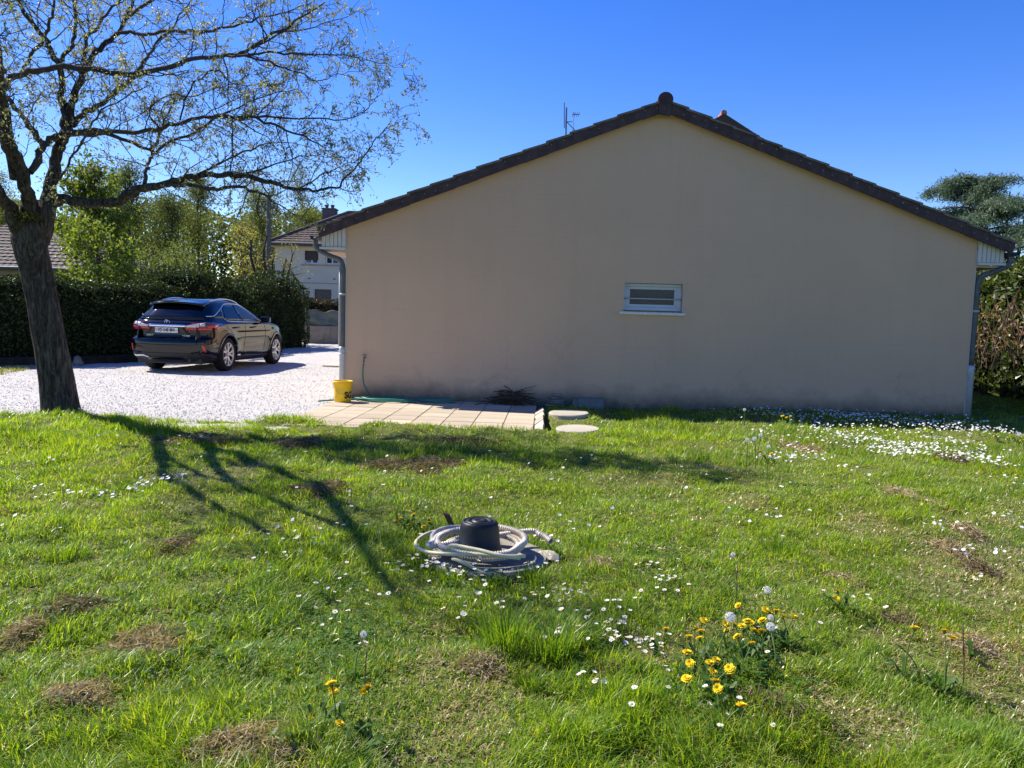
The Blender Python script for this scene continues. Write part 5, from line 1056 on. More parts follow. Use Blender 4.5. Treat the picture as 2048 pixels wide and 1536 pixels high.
# black tub and hoses on the concrete cover in the lawn
k = NT('cover_concrete'); c = k.ramp(k.noise(8, 6, .7), [(.3, (.17, .155, .13)), (.7, (.33, .305, .26))]); c = k.mix(k.mapr(k.noise(3, 5), .5, .75, 0, .5), c, (.12, .11, .085)); k.set(col=c, rough=.95, spec=.1); k.bump(k.noise(60, 4), .6, .006)
cx, cy = -.13, 4.42
cv = MB().lathe([(.001, -.06), (.345, -.06), (.35, .045), (.34, .058), (.30, .062), (.001, .064)], 56).build('concrete_cover', k.m); cv.location = (cx + .02, cy, -.022); put(cv, 'round concrete cover under the coiled hoses and black tub', 'concrete cover')
cv2 = rock('broken_concrete', .245, 4.44, .065, .055, .04, 77, 'pale broken concrete lump beside the ribbed hose', 'concrete lump', None, -.6); cv2.data.materials.clear(); cv2.data.materials.append(M_CONC); cv2.location.z = .025
tb = empty('black_tub', (-.165, 4.38, .064), 0, 'upturned black rubber tub inside the coiled hose', 'tub')
MB().lathe([(.128, .0), (.133, .002), (.133, .014), (.126, .018), (.112, .145), (.107, .168), (.099, .180), (.092, .184), (.088, .178), (.080, .178), (.077, .184), (.060, .186), (.055, .178), (.047, .178), (.044, .187), (.020, .188), (.016, .184), (.001, .184)], 56).build('tub_body', M_BLK, tb, True)
def z_of(pts, z): return [gnd(u, v, zz) for (u, v), zz in zip(pts, z)]
M_CORR = simple('corrugated_hose', (.50, .44, .36), .45, .4, var=.3, vscale=7, bstr=0); M_CREAMH = simple('cream_hose', (.56, .52, .32), .4, .4, var=.12, vscale=5, bstr=0); M_GREYH = simple('grey_hose', (.33, .32, .31), .45, .4, var=.15, vscale=6, bstr=0)
P = []; rg = np.random.default_rng(2)
for i in range(64):
    t = i / 20; q = 2 * math.pi * t + 2.6; k_ = .175 + .026 * t + .010 * math.sin(t * 4); P.append((cx - .02 + 1.08 * k_ * math.cos(q), cy - .03 + .96 * k_ * math.sin(q), .087 + .018 * (math.sin(q * 1.0 + 1) > .2) + .034 * (t > 1.9) + .01 * math.sin(q)))
P = P + [(.10, 4.60, .125), (.20, 4.58, .115), (.26, 4.50, .10)]
P = smooth_line(np.array(P), 44); s = np.concatenate([[0], np.cumsum(np.linalg.norm(np.diff(P, axis=0), axis=1))]); S2 = np.arange(0, s[-1], .0034); P = np.stack([np.interp(S2, s, P[:, q]) for q in range(3)], -1); V, F = tubes_np([(P, .0165 + .0030 * np.sin(S2 * 2 * math.pi / .0150))], 10)
o = link('corrugated_hose', np_mesh('corrugated_hose', V - np.array([cx, cy, 0]), F, True), M_CORR); o.location = (cx, cy, 0); put(o, 'ribbed off white suction hose coiled around the black tub', 'hose')
hose('cream_hose', z_of([(1050, 1112), (1010, 1112), (960, 1109), (905, 1108), (860, 1105), (838, 1097), (831, 1088), (838, 1077), (858, 1066), (885, 1060), (915, 1056), (945, 1056), (985, 1062)], [.12, .13, .12, .11, .09, .08, .08, .08, .09, .09, .08, .08, .08]), .0108, M_CREAMH, 'smooth cream hose looping out widest beyond the cover edge', 'hose', 12)
hose('grey_hose', z_of([(935, 1055), (905, 1055), (880, 1060), (866, 1070), (866, 1082), (878, 1092), (893, 1099)], [.12, .14, .14, .13, .12, .11, .115]), .0155, M_GREYH, 'thick grey hose end bent beside the tub and joined to the cream hose', 'hose', 12)
hose('cream_hose', z_of([(892, 1097), (905, 1091), (930, 1095), (965, 1102), (1000, 1111), (1040, 1116)], [.125, .155, .155, .15, .14, .12]), .0115, M_CREAMH, 'cream hose section lying across the front of the ribbed coil', 'hose', 12)
hose('cream_hose', z_of([(905, 1117), (925, 1124), (950, 1137), (975, 1148), (990, 1151)], [.085, .08, .05, .03, .02]), .0108, M_CREAMH, 'short cream hose end dropping off the cover into the daisies', 'hose', 12)
o = MB().prism([(-.012, -.05), (.014, -.05), (.016, .05), (-.02, .075)], 'y', -.012, .012).build('wooden_stake', simple('stake_wood', (.12, .075, .05), .9, .1)); g_ = gnd(898, 1062, .03); o.location = (g_[0], g_[1] + .08, .07); o.rotation_euler = (R(8), R(-22), 0); put(o, 'small brown wooden stake sticking up behind the hose coil', 'stake')
# ------------------------------------------------------------------ grass, clover, dry thatch, flowers
rg = np.random.default_rng(77)
def grassmat(name, a, b, c_, transl=.56):
    k = NT(name); g = k.n.new('ShaderNodeNewGeometry'); r_ = g.outputs['Random Per Island']
    c = k.ramp(r_, [(0, a), (.6, b), (1, c_)]); n_ = k.noise(1.3, 4, .6); c = k.mix(k.mapr(n_, .4, .7, 0, .6), c, k.mix(1.0, c, (1.32, 1.10, .75), 'MULTIPLY'))
    k.set(col=c, rough=.36, spec=.5); t = k.n.new('ShaderNodeBsdfTranslucent'); k.L(k.mix(1.0, c, (1.6, 1.5, .38), 'MULTIPLY'), t.inputs['Color'])
    mx = k.n.new('ShaderNodeMixShader'); mx.inputs[0].default_value = transl; k.L(k.b.outputs[0], mx.inputs[1]); k.L(t.outputs[0], mx.inputs[2]); k.L(mx.outputs[0], k.out.inputs['Surface']); return k.m
M_GRASS = grassmat('grass_blade', (.075, .17, .012), (.175, .30, .022), (.35, .42, .075)); M_DRYG = grassmat('dry_grass', (.19, .155, .08), (.33, .27, .15), (.48, .40, .24), .25)
M_TUFT = grassmat('rank_grass', (.06, .14, .012), (.115, .21, .02), (.19, .28, .045))
def blades(X, Y, Z, h, w_, lean, az, rg, thin=False):
    n = len(X); dx, dy = np.cos(az), np.sin(az); px, py = -dy, dx; V = np.empty((n, 5, 3)); tw_ = rg.normal(size=n) * .6; qx, qy = px * np.cos(tw_) + dx * np.sin(tw_), py * np.cos(tw_) + dy * np.sin(tw_)
    for k_, (f, ww) in enumerate(((0, .5), (0, -.5), (.55, .42), (.55, -.42), (1, 0))):
        lx = lean * h * (f ** 1.8); zz = h * f * np.sqrt(np.maximum(.15, 1 - (lean * f) ** 2 * .45))
        V[:, k_, 0] = X + dx * lx + qx * w_ * ww; V[:, k_, 1] = Y + dy * lx + qy * w_ * ww; V[:, k_, 2] = Z + zz
    b = (np.arange(n) * 5)[:, None]
    if thin: return V[:, [0, 1, 4]].reshape(-1, 3), np.arange(n * 3).reshape(-1, 3)
    F = np.concatenate([b + np.array([[0, 1, 3]]), b + np.array([[0, 3, 2]]), b + np.array([[2, 3, 4]])], 1).reshape(-1, 3); return V.reshape(-1, 3), F
def allowed(X, Y):
    ok = Y < lawn_edge(X) + .05
    hx_ = (X - HO[0]) * HE[0] + (Y - HO[1]) * HE[1]; hy_ = (X - HO[0]) * HN[0] + (Y - HO[1]) * HN[1]
    ok &= ~((hx_ > -.05) & (hx_ < 10.05) & (hy_ > -.03)); ok &= ~((hx_ > -.1) & (hx_ < 3.38) & (hy_ > -3.30 + .62 * np.clip(1 - hx_ / 3.2, 0, 1) + .16 * vnoise(X, Y, .22, 13))); ok &= ~((X - .83) ** 2 + (Y - 11.0) ** 2 < .285 ** 2); ok &= ~((X - .84) ** 2 + (Y - 9.55) ** 2 < .27 ** 2)
    ok &= ~((X - cx - .02) ** 2 + (Y - cy) ** 2 < .33 ** 2); ok &= ~((X + 5.76) ** 2 + (Y - 9.8) ** 2 < .26 ** 2); return ok
def sample(n, y0, y1, pw, marg=1.22):
    """points on the lawn, density falling with distance"""
    t = rg.random(n); e = 2 - pw; Y = (y0 ** e + t * (y1 ** e - y0 ** e)) ** (1 / e); X = (rg.random(n) * 2 - 1) * .665 * marg * Y + .03 * Y; ok = allowed(X, Y); return X[ok], Y[ok]
X, Y = sample(660000, 1.75, 15.5, 1.45); n = len(X); Z = lawn_z(X, Y); D = dryness(X, Y); bare = fbm(X, Y, .9, 41)
dist = Y; tall = sstep(.50, .75, fbm(X, Y, .8, 51)); isdry = rg.random(n) < .10 + .08 * sstep(0, 3, X) + .60 * D
h = (.024 + .034 * rg.random(n) + .058 * tall * rg.random(n) ** .7) * (1 + .15 * rg.normal(size=n)).clip(.5, 1.6); h = np.where(isdry, h * .62, h) * (1 - .35 * D)
w_ = np.maximum(.0030 + .0020 * rg.random(n), dist * .00088); lean = rg.uniform(.2, 1.25, n) + .2 * isdry; az = rg.random(n) * 6.283
comb = fbm(X, Y, 1.3, 61) * 12.0; az = np.where(rg.random(n) < .45, comb + rg.normal(size=n) * .6, az)
hole = vnoise(X, Y, .10, 71) * .6 + vnoise(X, Y, .22, 72) * .4; keep = (rg.random(n) > .2 * sstep(.66, .8, bare)) & (rg.random(n) > .62 * sstep(.50, .32, hole)); h = h * (.75 + .7 * sstep(.40, .75, hole)); isdry = isdry[keep]; a_ = [q[keep] for q in (X, Y, Z - .004, h, w_, lean, az)]
far_ = a_[1] > 6.5
def two(m):
    V, F = blades(*[q[m & ~far_] for q in a_], rg)
    ns = 110000 if m[0] == (~isdry)[0] else 26000; ys = .6 + 13 * rg.random(ns) ** .8; xs = .03 * ys + np.where(rg.random(ns) < .5, -1, 1) * (.80 * ys + 3.2 * rg.random(ns)); ok = allowed(xs, ys); xs, ys = xs[ok], ys[ok]; V3, F3 = blades(xs, ys, lawn_z(xs, ys), rg.uniform(.03, .08, len(xs)), rg.uniform(.008, .013, len(xs)), rg.uniform(.2, 1.2, len(xs)), rg.random(len(xs)) * 6.283, rg, True)
    V, F = np.concatenate([V, V3]), np.concatenate([F, F3 + len(V)]); V2, F2 = blades(*[q[m & far_] * (1.25 if k_ == 4 else 1) for k_, q in enumerate(a_)], rg, True); return np.concatenate([V, V2]), np.concatenate([F, F2 + len(V)])
V, F = two(~isdry); put(link('grass', np_mesh('grass', V, F), M_GRASS), 'short spring lawn of green grass blades', 'grass', kind='stuff')
V, F = two(isdry); put(link('dry_grass', np_mesh('dry_grass', V, F), M_DRYG), 'pale dry blades mixed through the lawn', 'grass', kind='stuff')
# short matted blades near the viewer, lying flat between the upright ones
X, Y = sample(95000, 1.75, 7.5, 1.0); n = len(X); Z = lawn_z(X, Y); V, F = blades(X, Y, Z + .001, rg.uniform(.016, .038, n), rg.uniform(.003, .0055, n) + Y * .0003, rg.uniform(1.1, 1.5, n), rg.random(n) * 6.283, rg); dm = rg.random(n) < .28 + .4 * dryness(X, Y); FF = F.reshape(n, 3, 3)
VV = V.reshape(n, 5, 3)[dm].reshape(-1, 3); put(link('thatch', np_mesh('thatch', VV, np.array([[0, 1, 3], [0, 3, 2], [2, 3, 4]])[None] .repeat(dm.sum(), 0).reshape(-1, 3) + np.repeat(np.arange(dm.sum()) * 5, 3)[:, None]), M_DRYG), 'flat straw coloured thatch between the grass blades', 'thatch', kind='stuff')
VV = V.reshape(n, 5, 3)[~dm].reshape(-1, 3); m_ = (~dm).sum(); put(link('low_grass', np_mesh('low_grass', VV, np.array([[0, 1, 3], [0, 3, 2], [2, 3, 4]])[None].repeat(m_, 0).reshape(-1, 3) + np.repeat(np.arange(m_) * 5, 3)[:, None]), M_GRASS), 'flat matted grass blades between the upright ones', 'grass', kind='stuff')
# rough sunlit strip beyond the gravel
k_ = 9000; X = -15.2 + 5.2 * rg.random(k_); Y = 14.7 + 2.6 * rg.random(k_); e_ = 16.85 + .33 * (X + 12); ok = (Y < e_ - .1) & (Y > 14.9 - .04 * (X + 10) + .25 * vnoise(X, Y, .5, 3)) & (X < -10.0 - .25 * (Y - 15)); X, Y = X[ok], Y[ok]
V, F = blades(X, Y, np.zeros(len(X)) - .01, rg.uniform(.03, .11, len(X)), np.full(len(X), .011), rg.uniform(.2, 1, len(X)), rg.random(len(X)) * 6.28, rg)
put(link('verge_grass', np_mesh('verge_grass', V, F), grassmat('verge_grass_blade', (.08, .11, .02), (.14, .16, .035), (.24, .22, .08))), 'rough yellow green grass strip between gravel and hedge', 'grass', kind='stuff')
# clover
def patchpts(rows):
    out = []
    for u, v, su, sv, n in rows:
        g0 = gnd(u, v); sx = su * g0[1] / FPX; sy = abs(gnd(u, v - sv)[1] - gnd(u, v + sv)[1]) / 2; P = np.stack([g0[0] + rg.normal(size=n) * sx, g0[1] + rg.normal(size=n) * sy], -1); out.append(P[allowed(P[:, 0], P[:, 1])])
    return np.concatenate(out)
P = patchpts([(600, 1200, 110, 60, 700), (690, 1300, 60, 40, 350), (250, 1200, 150, 60, 400), (1300, 1120, 90, 40, 450), (1150, 1270, 50, 30, 220), (420, 1350, 120, 60, 300), (950, 1180, 80, 30, 250), (700, 1130, 80, 30, 250), (1480, 1330, 60, 40, 250)])
n = len(P); z = lawn_z(P[:, 0], P[:, 1]) + rg.uniform(.02, .045, n); a = rg.random(n) * 6.28; s = rg.uniform(.009, .016, n); Vs = []
for q in range(3):
    t = a + q * 2.094; d = np.stack([np.cos(t), np.sin(t), rg.uniform(-.2, .35, n)], -1) * s[:, None]; e = np.stack([-np.sin(t), np.cos(t), rg.normal(size=n) * .15], -1) * s[:, None] * .55; c0_ = np.stack([P[:, 0], P[:, 1], z], -1)
    Vs.append(np.stack([c0_, c0_ + d * .7 + e, c0_ + d * 1.15, c0_ + d * .7 - e], 1))
V = np.concatenate(Vs).reshape(-1, 3); put(link('clover', np_mesh('clover', V, np.arange(len(V)).reshape(-1, 4)), leafmat('clover_leaf', (.045, .11, .018), (.10, .19, .03), .4)), 'low clover leaves spread in patches through the lawn', 'clover', kind='stuff')
# heaps of dry mown grass
M_HEAP = leafmat('mown_straw', (.20, .155, .09), (.40, .32, .195), .25, .8, .1, cc=(.58, .48, .32)); M_HEAP2 = leafmat('brown_thatch', (.10, .076, .046), (.22, .17, .10), .2, .85, .1, cc=(.36, .285, .175))
def heap(u, v, su, sd, hh, n, m_, label, seed):
    g0 = gnd(u, v); r_ = np.random.default_rng(seed); sx = su * g0[1] / FPX; n = int(n * 1.7); A = r_.random(n) * 6.28; q = r_.random(n) ** .55; lump = .35 + 1.3 * vnoise(np.cos(A) * 2.4 + seed, np.sin(A) * 2.4, .7, seed) * (.6 + .8 * vnoise(np.cos(A) * 6, np.sin(A) * 6, .7, seed + 1))
    px = np.cos(A) * q * sx * lump; py = np.sin(A) * q * sd * lump; pz = lawn_z(g0[0] + px, g0[1] + py) + .008 + 1.25 * hh * (1 - q ** 1.6) * r_.random(n) * (.55 + .9 * vnoise(px, py, .07, seed))
    d = r_.normal(size=(n, 3)); d[:, 2] *= .35; d /= np.linalg.norm(d, axis=1)[:, None]; L = r_.uniform(.025, .085, n)[:, None] * max(1, g0[1] / 5); s = np.cross(d, r_.normal(size=(n, 3))); s /= np.linalg.norm(s, axis=1)[:, None]; w_ = max(.0016, g0[1] * .00045)
    C = np.stack([px, py, pz], -1); bend = r_.normal(size=(n, 3)) * .012
    V = np.stack([C - d * L / 2 - s * w_, C - d * L / 2 + s * w_, C + bend + s * w_, C + bend - s * w_, C + d * L / 2 + s * w_ * .4, C + d * L / 2 - s * w_ * .4], 1).reshape(-1, 3); b = (np.arange(n) * 6)[:, None]; F = np.concatenate([b + np.array([[0, 1, 2, 3]]), b + np.array([[3, 2, 4, 5]])], 1).reshape(-1, 4)
    o = link('dry_grass_heap', np_mesh('dry_grass_heap', V, F), m_); o.location = (g0[0], g0[1], 0); return put(o, label, 'dry grass heap', 'heaps of dry mown grass on the lawn')
for q, (u, v, su, sd, hh, n, dk, lb) in enumerate([
    (455, 1515, 125, .14, .06, 1500, 0, 'largest straw coloured heap of mown grass at the front edge of the lawn'), (150, 1405, 75, .12, .05, 700, 0, 'long straw heap in the near lawn, next one beyond the largest heap'), (290, 1288, 85, .15, .04, 800, 0, 'wide broken straw patch in the near lawn with a dark hollow'),
    (140, 1226, 70, .13, .04, 500, 1, 'dark brown thatch clump in the near lawn'), (40, 1270, 40, .10, .03, 260, 0, 'small straw clump at the lawn border of the picture'), (345, 1100, 50, .18, .04, 420, 1, 'dark thatch clump standing alone in mid lawn'), (860, 932, 70, .35, .06, 800, 1, 'broad earthy thatch heap between patio and hose coil'),
    (770, 935, 55, .3, .05, 420, 1, 'earthy thatch heap adjoining the broad heap before the patio'), (930, 886, 90, .28, .05, 520, 1, 'thin brown thatch line right in front of the patio'), (640, 990, 60, .25, .05, 520, 1, 'brown thatch clump crossed by the long branch shadow'), (400, 885, 90, .35, .05, 700, 1, 'long thatch line in the shadow of the leaning trunk'), (600, 888, 75, .28, .05, 420, 1, 'thatch clump before the corner of gravel and patio'),
    (1212, 1135, 35, .12, .03, 240, 0, 'little straw patch beside the concrete cover'), (1905, 1098, 28, .14, .05, 300, 0, 'rounded tan clump among daisies, middle of the three far side clumps'), (1935, 1072, 25, .14, .05, 260, 0, 'rounded tan clump farthest away of the three far side clumps'), (1958, 1135, 30, .13, .05, 320, 1, 'darkest clump nearest the viewer of the three far side clumps'),
    (1605, 900, 60, .45, .05, 420, 0, 'brown clump at the edge of the dense daisies by the wall'), (1905, 922, 25, .25, .05, 160, 1, 'small brown clump in the thick of the daisies'), (1955, 1290, 55, .14, .04, 600, 0, 'straw heap behind the tall dandelion stems'), (1690, 1155, 40, .12, .03, 260, 0, 'little straw patch behind the lone dandelion'),
    (1290, 1300, 60, .12, .02, 420, 0, 'trampled straw patch among daisies beside the dandelion clump'), (1240, 1345, 50, .09, .03, 420, 1, 'dark thatch by the tall grass tuft'), (1540, 1410, 70, .12, .03, 420, 1, 'dark thatch in front of the dandelion clump'), (1810, 1000, 50, .3, .04, 300, 0, 'faint tan patch below the dense daisies'), (960, 1335, 45, .09, .02, 300, 0, 'bare straw spot at the foot of the tall grass tuft'), (1800, 1235, 60, .13, .03, 380, 1, 'brown thatch spot between the lone dandelion and tall stems')]): heap(u, v, su, sd, hh, n, M_HEAP2 if dk else M_HEAP, lb, 200 + q)
# tall grass tufts
def tuft(u, v, r_, n, hh, label, seed):
    g0 = gnd(u, v); q_ = np.random.default_rng(seed); A = q_.random(n) * 6.28; q = q_.random(n) ** .6 * r_; h = hh * q_.uniform(.45, 1.1, n); V, F = blades(np.cos(A) * q, np.sin(A) * q, np.zeros(n), h, np.maximum(.004, np.full(n, g0[1] * .0009)) * q_.uniform(.8, 1.3, n), q_.uniform(.1, .75, n), A + q_.normal(size=n) * .7, q_)
    o = link('grass_tuft', np_mesh('grass_tuft', V, F), M_TUFT); o.location = (g0[0], g0[1], float(lawn_z(g0[0], g0[1])) - .005); return put(o, label, 'grass tuft', 'rank grass tufts in the lawn')
tuft(1010, 1300, .10, 230, .20, 'tall dark green grass tuft below the hose coil, with bluish upright blades', 1); tuft(1100, 1318, .09, 230, .17, 'bright grass tuft joined to the tall dark tuft, nearer the dandelions', 2)
tuft(1400, 915, .14, 130, .16, 'single dark tuft before the wall, short of the daisy band', 3); tuft(60, 880, .3, 260, .13, 'broad dark tuft near the leaning trunk', 4); tuft(1060, 1365, .06, 140, .09, 'short pale tuft at the foot of the tall grass tufts', 5)
tuft(130, 1120, .12, 160, .10, 'low dark tuft on the sunny lawn below the daisies of the trunk side', 6); tuft(1560, 1110, .12, 200, .11, 'dark tuft beyond the seed heads of the dandelion clump', 7)
tuft(1180, 1095, .1, 150, .12, 'tuft beside the concrete cover, on the dandelion side', 8); tuft(835, 1130, .07, 120, .10, 'tuft growing against the cover on the shadow side', 9); tuft(1060, 1165, .08, 130, .11, 'tuft overhanging the near edge of the concrete cover, lump side', 10); tuft(905, 1158, .09, 150, .09, 'tuft overhanging the near edge of the cover, by the dropped hose end', 11); tuft(985, 1168, .09, 150, .09, 'tuft overhanging the near edge of the cover, right below the tub', 12); tuft(1105, 1118, .06, 110, .10, 'small tuft pressed against the broken concrete lump', 13)

# daisies: the nearest as things, the rest together
M_PETAL = leafmat('daisy_petal', (.72, .70, .70), (.82, .81, .80), .25, .6, .2, tcol=(1, 1, .95)); M_YC = simple('daisy_yellow', (.62, .40, .015), .7, .2, bstr=0); M_STEM = simple('flower_stem', (.09, .15, .03), .6, .3, bstr=0)
def flowerhead(n, r_, lift, w_, rows=1, jit=0., seed=0):
    q = random.Random(seed); vs = []; fs = []
    for row in range(rows):
        rr_ = r_ * (1 - .28 * row)
        for i in range(n):
            a = 2 * math.pi * (i + .5 * row) / n + q.uniform(-jit, jit); c, s = math.cos(a), math.sin(a); l_ = lift + .30 * row + q.uniform(-.1, .1); b = len(vs); e = rr_ * q.uniform(.9, 1.05)
            for (d, wd) in ((.18, .35), (.7, 1), (1, .25)):
                x = e * d; z = l_ * e * d + .0012 * row; vs += [(c * x - s * w_ * wd, s * x + c * w_ * wd, z), (c * x + s * w_ * wd, s * x - c * w_ * wd, z)]
            fs += [(b, b + 1, b + 3, b + 2), (b + 2, b + 3, b + 5, b + 4)]
    return vs, fs
dz = []; grp = []
DG = []
for gname, rows in [
  ('daisies on the trunk side of the lawn', [('inside the patch beside the long branch shadows', (275, 990, 42, 9, 34)), ('in the low row leading away from the branch shadows', (185, 1003, 32, 6, 14)), ('beside the tips of the branch shadows', (330, 975, 30, 8, 8)), ('in the loose row towards the lawn border, before the trunk', (90, 1000, 40, 6, 8)), ('in the sunny lawn border below the low tuft', (25, 1080, 20, 10, 6)), ('in the lawn border level with the branch shadows', (40, 945, 30, 8, 5)), ('in the grass at the foot of the leaning trunk', (130, 855, 18, 8, 7)), ('on the thatch line crossed by the trunk shadow', (390, 890, 16, 5, 8)), ('within the shadow of the leaning trunk', (215, 888, 12, 3, 5)), ('on the lit grass between trunk shadow and thatch line', (340, 905, 10, 3, 4))]),
  ('daisies short of the hose coil', [('in the clover at the end of the long branch shadow', (610, 1100, 55, 16, 20)), ('at the outer border of the clover', (560, 1150, 30, 10, 8)), ('between clover and concrete cover', (700, 1190, 40, 14, 10)), ('just beyond the spent ragged seed head', (680, 1240, 40, 20, 9)), ('level with the spent ragged seed head', (640, 1290, 30, 20, 5)), ('right behind the front dandelions', (700, 1335, 20, 8, 4))]),
  ('daisies around the concrete cover', [('crowding the shadow side corner of the concrete cover', (850, 1150, 50, 14, 34)), ('crowding the near edge of the concrete cover', (940, 1160, 50, 14, 22)), ('growing beside the broken concrete lump', (1060, 1120, 35, 18, 22)), ('in the row in front of the broken concrete lump', (1040, 1150, 30, 8, 12)), ('just behind the broken concrete lump', (1125, 1060, 30, 12, 5)), ('against the short dropped hose end', (870, 1110, 20, 10, 6))]),
  ('daisies around the tall grass tuft', [('in the short row topping the tall grass tuft', (1125, 1213, 32, 6, 18)), ('in the drift behind the trampled straw', (1230, 1255, 32, 14, 18)), ('in the drift on the trampled straw', (1220, 1290, 45, 12, 30)), ('standing behind the tall grass tuft', (1010, 1215, 60, 20, 12)), ('in the little knot in front of the dark thatch', (1190, 1385, 14, 4, 7)), ('beside the looser dandelion group', (1310, 1345, 25, 18, 8)), ('in the drift behind the outlying dandelion', (1330, 1190, 28, 14, 16)), ('at the clover border behind the dandelions', (1300, 1160, 24, 8, 7)), ('in the trio beside the little straw patch', (1270, 1105, 14, 5, 3)), ('on the outer flank of the tall grass tuft', (920, 1250, 30, 18, 7)), ('strewn in front of the whole dandelion clump', (1390, 1440, 90, 20, 8)), ('between dandelion clump and lone dandelion', (1560, 1290, 60, 30, 6)), ('near the foot of the lone dandelion', (1700, 1240, 40, 12, 5))]),
  ('daisies on the laurel side of the lawn', [('in the knot behind the rounded tan clumps', (1880, 1078, 22, 7, 10)), ('in the knot in front of the rounded tan clump', (1915, 1110, 16, 6, 6)), ('in the upper drift at the laurel side border', (2030, 985, 16, 10, 14)), ('in the middle drift at the laurel side border', (2025, 1060, 18, 12, 10)), ('in the lowest drift at the laurel side border', (2010, 1120, 20, 8, 5)), ('in the short row before the dark tuft', (1560, 1050, 14, 5, 4)), ('in the thin row short of the dense band', (1690, 955, 24, 6, 8)), ('below the darkest rounded clump', (1960, 1170, 30, 10, 4)), ('spread thinly between single tuft and dense band', (1500, 1000, 60, 16, 6))]),
  ('daisies of the dense band before the gable wall', [('in the dense band before the gable wall', r_) for r_ in [(1570, 840, 55, 5, 90), (1690, 848, 70, 6, 130), (1800, 860, 70, 7, 130), (1900, 872, 60, 7, 110), (1990, 880, 40, 6, 50), (1690, 872, 60, 7, 60), (1820, 905, 50, 9, 110), (1740, 890, 50, 8, 70), (1940, 925, 36, 10, 80), (1790, 918, 30, 9, 50), (1600, 925, 32, 7, 36), (1540, 925, 20, 5, 12), (1640, 888, 30, 6, 24), (1900, 900, 30, 8, 30), (1720, 838, 60, 3, 30), (1850, 845, 50, 3, 20), (1530, 880, 25, 8, 12)]]),
  ('daisies strewn over the middle lawn', [('strewn singly between hose coil and patio', (1000, 980, 300, 60, 26)), ('strewn singly past the long branch shadow', (500, 1030, 250, 50, 14)), ('strewn singly between hose coil and dense band', (1350, 1000, 200, 60, 14))])]:
    for lb_, row in rows: DG.append((gname, 'small white daisy ' + lb_, [row]))
for gi, (gn, lb, rows) in enumerate(DG):
    for p in patchpts([(a_, b_, c_, d_, int(n_ * (1.5 if 'dense band' in lb else 1.15))) for a_, b_, c_, d_, n_ in rows]): dz.append((p[0], p[1], gi))
dz.sort(key=lambda t: t[1]); near, far = dz[:300], dz[300:]; rq = random.Random(6)
protos = []
for q in range(4):
    mb = MB(); H_ = .080 + .010 * q; vs, fs = flowerhead(13, .0125, .12 + .12 * q, .0026, 1, .1, q); mb.cur = 0; mb.add([(x, y, z + H_) for x, y, z in vs], fs); mb.cur = 1; mb.tube([(.006, .003, -H_ * .2), (.004, .0, H_ * .5), (0, 0, H_)], .0011, 4); me = mb.mesh('daisy'); me.materials.append(M_PETAL); me.materials.append(M_STEM)
    c_ = MB().lathe([(.0048, 0), (.0044, .002), (.002, .0036), (.0, .004)], 8, Matrix.Translation((0, 0, H_ + .0003))).mesh('flower_centre'); c_.materials.append(M_YC); c_.polygons.foreach_set('use_smooth', [True] * len(c_.polygons)); protos.append((me, c_))
for (x, y, gi) in near:
    me, c_ = protos[rq.randrange(4)]; o = bpy.data.objects.new('daisy', me); COL.objects.link(o); o.location = (x, y, float(lawn_z(x, y))); o.rotation_euler = (rq.gauss(.12, .25), rq.gauss(-.1, .25), rq.random() * 6.28); o.scale = [rq.uniform(.75, 1.12)] * 3
    put(o, DG[gi][1], 'daisy', DG[gi][0]); oc = bpy.data.objects.new('flower_centre', c_); COL.objects.link(oc); oc.parent = o
Vs = []; Fs = []; b = 0; base = np.array(flowerhead(9, .0140, .12, .0046, 1, .1, 5)[0]); bf = np.array(flowerhead(9, .014, .12, .0046, 1, .1, 5)[1])
for (x, y, gi) in far:
    H_ = rq.uniform(.065, .10); sc = rq.uniform(.7, 1.1); Mx = Matrix.Rotation(rq.gauss(.2, .3), 3, 'X') @ Matrix.Rotation(rq.gauss(-.1, .3), 3, 'Y'); V = base @ np.array(Mx).T * sc + np.array([x, y, float(lawn_z(x, y)) + H_]); Vs.append(V); Fs.append(bf + b); b += len(V)
if far: put(link('daisies', np_mesh('daisies', np.concatenate(Vs), np.concatenate(Fs)), M_PETAL), 'distant white daisies massed before the gable wall', 'daisies', kind='stuff')

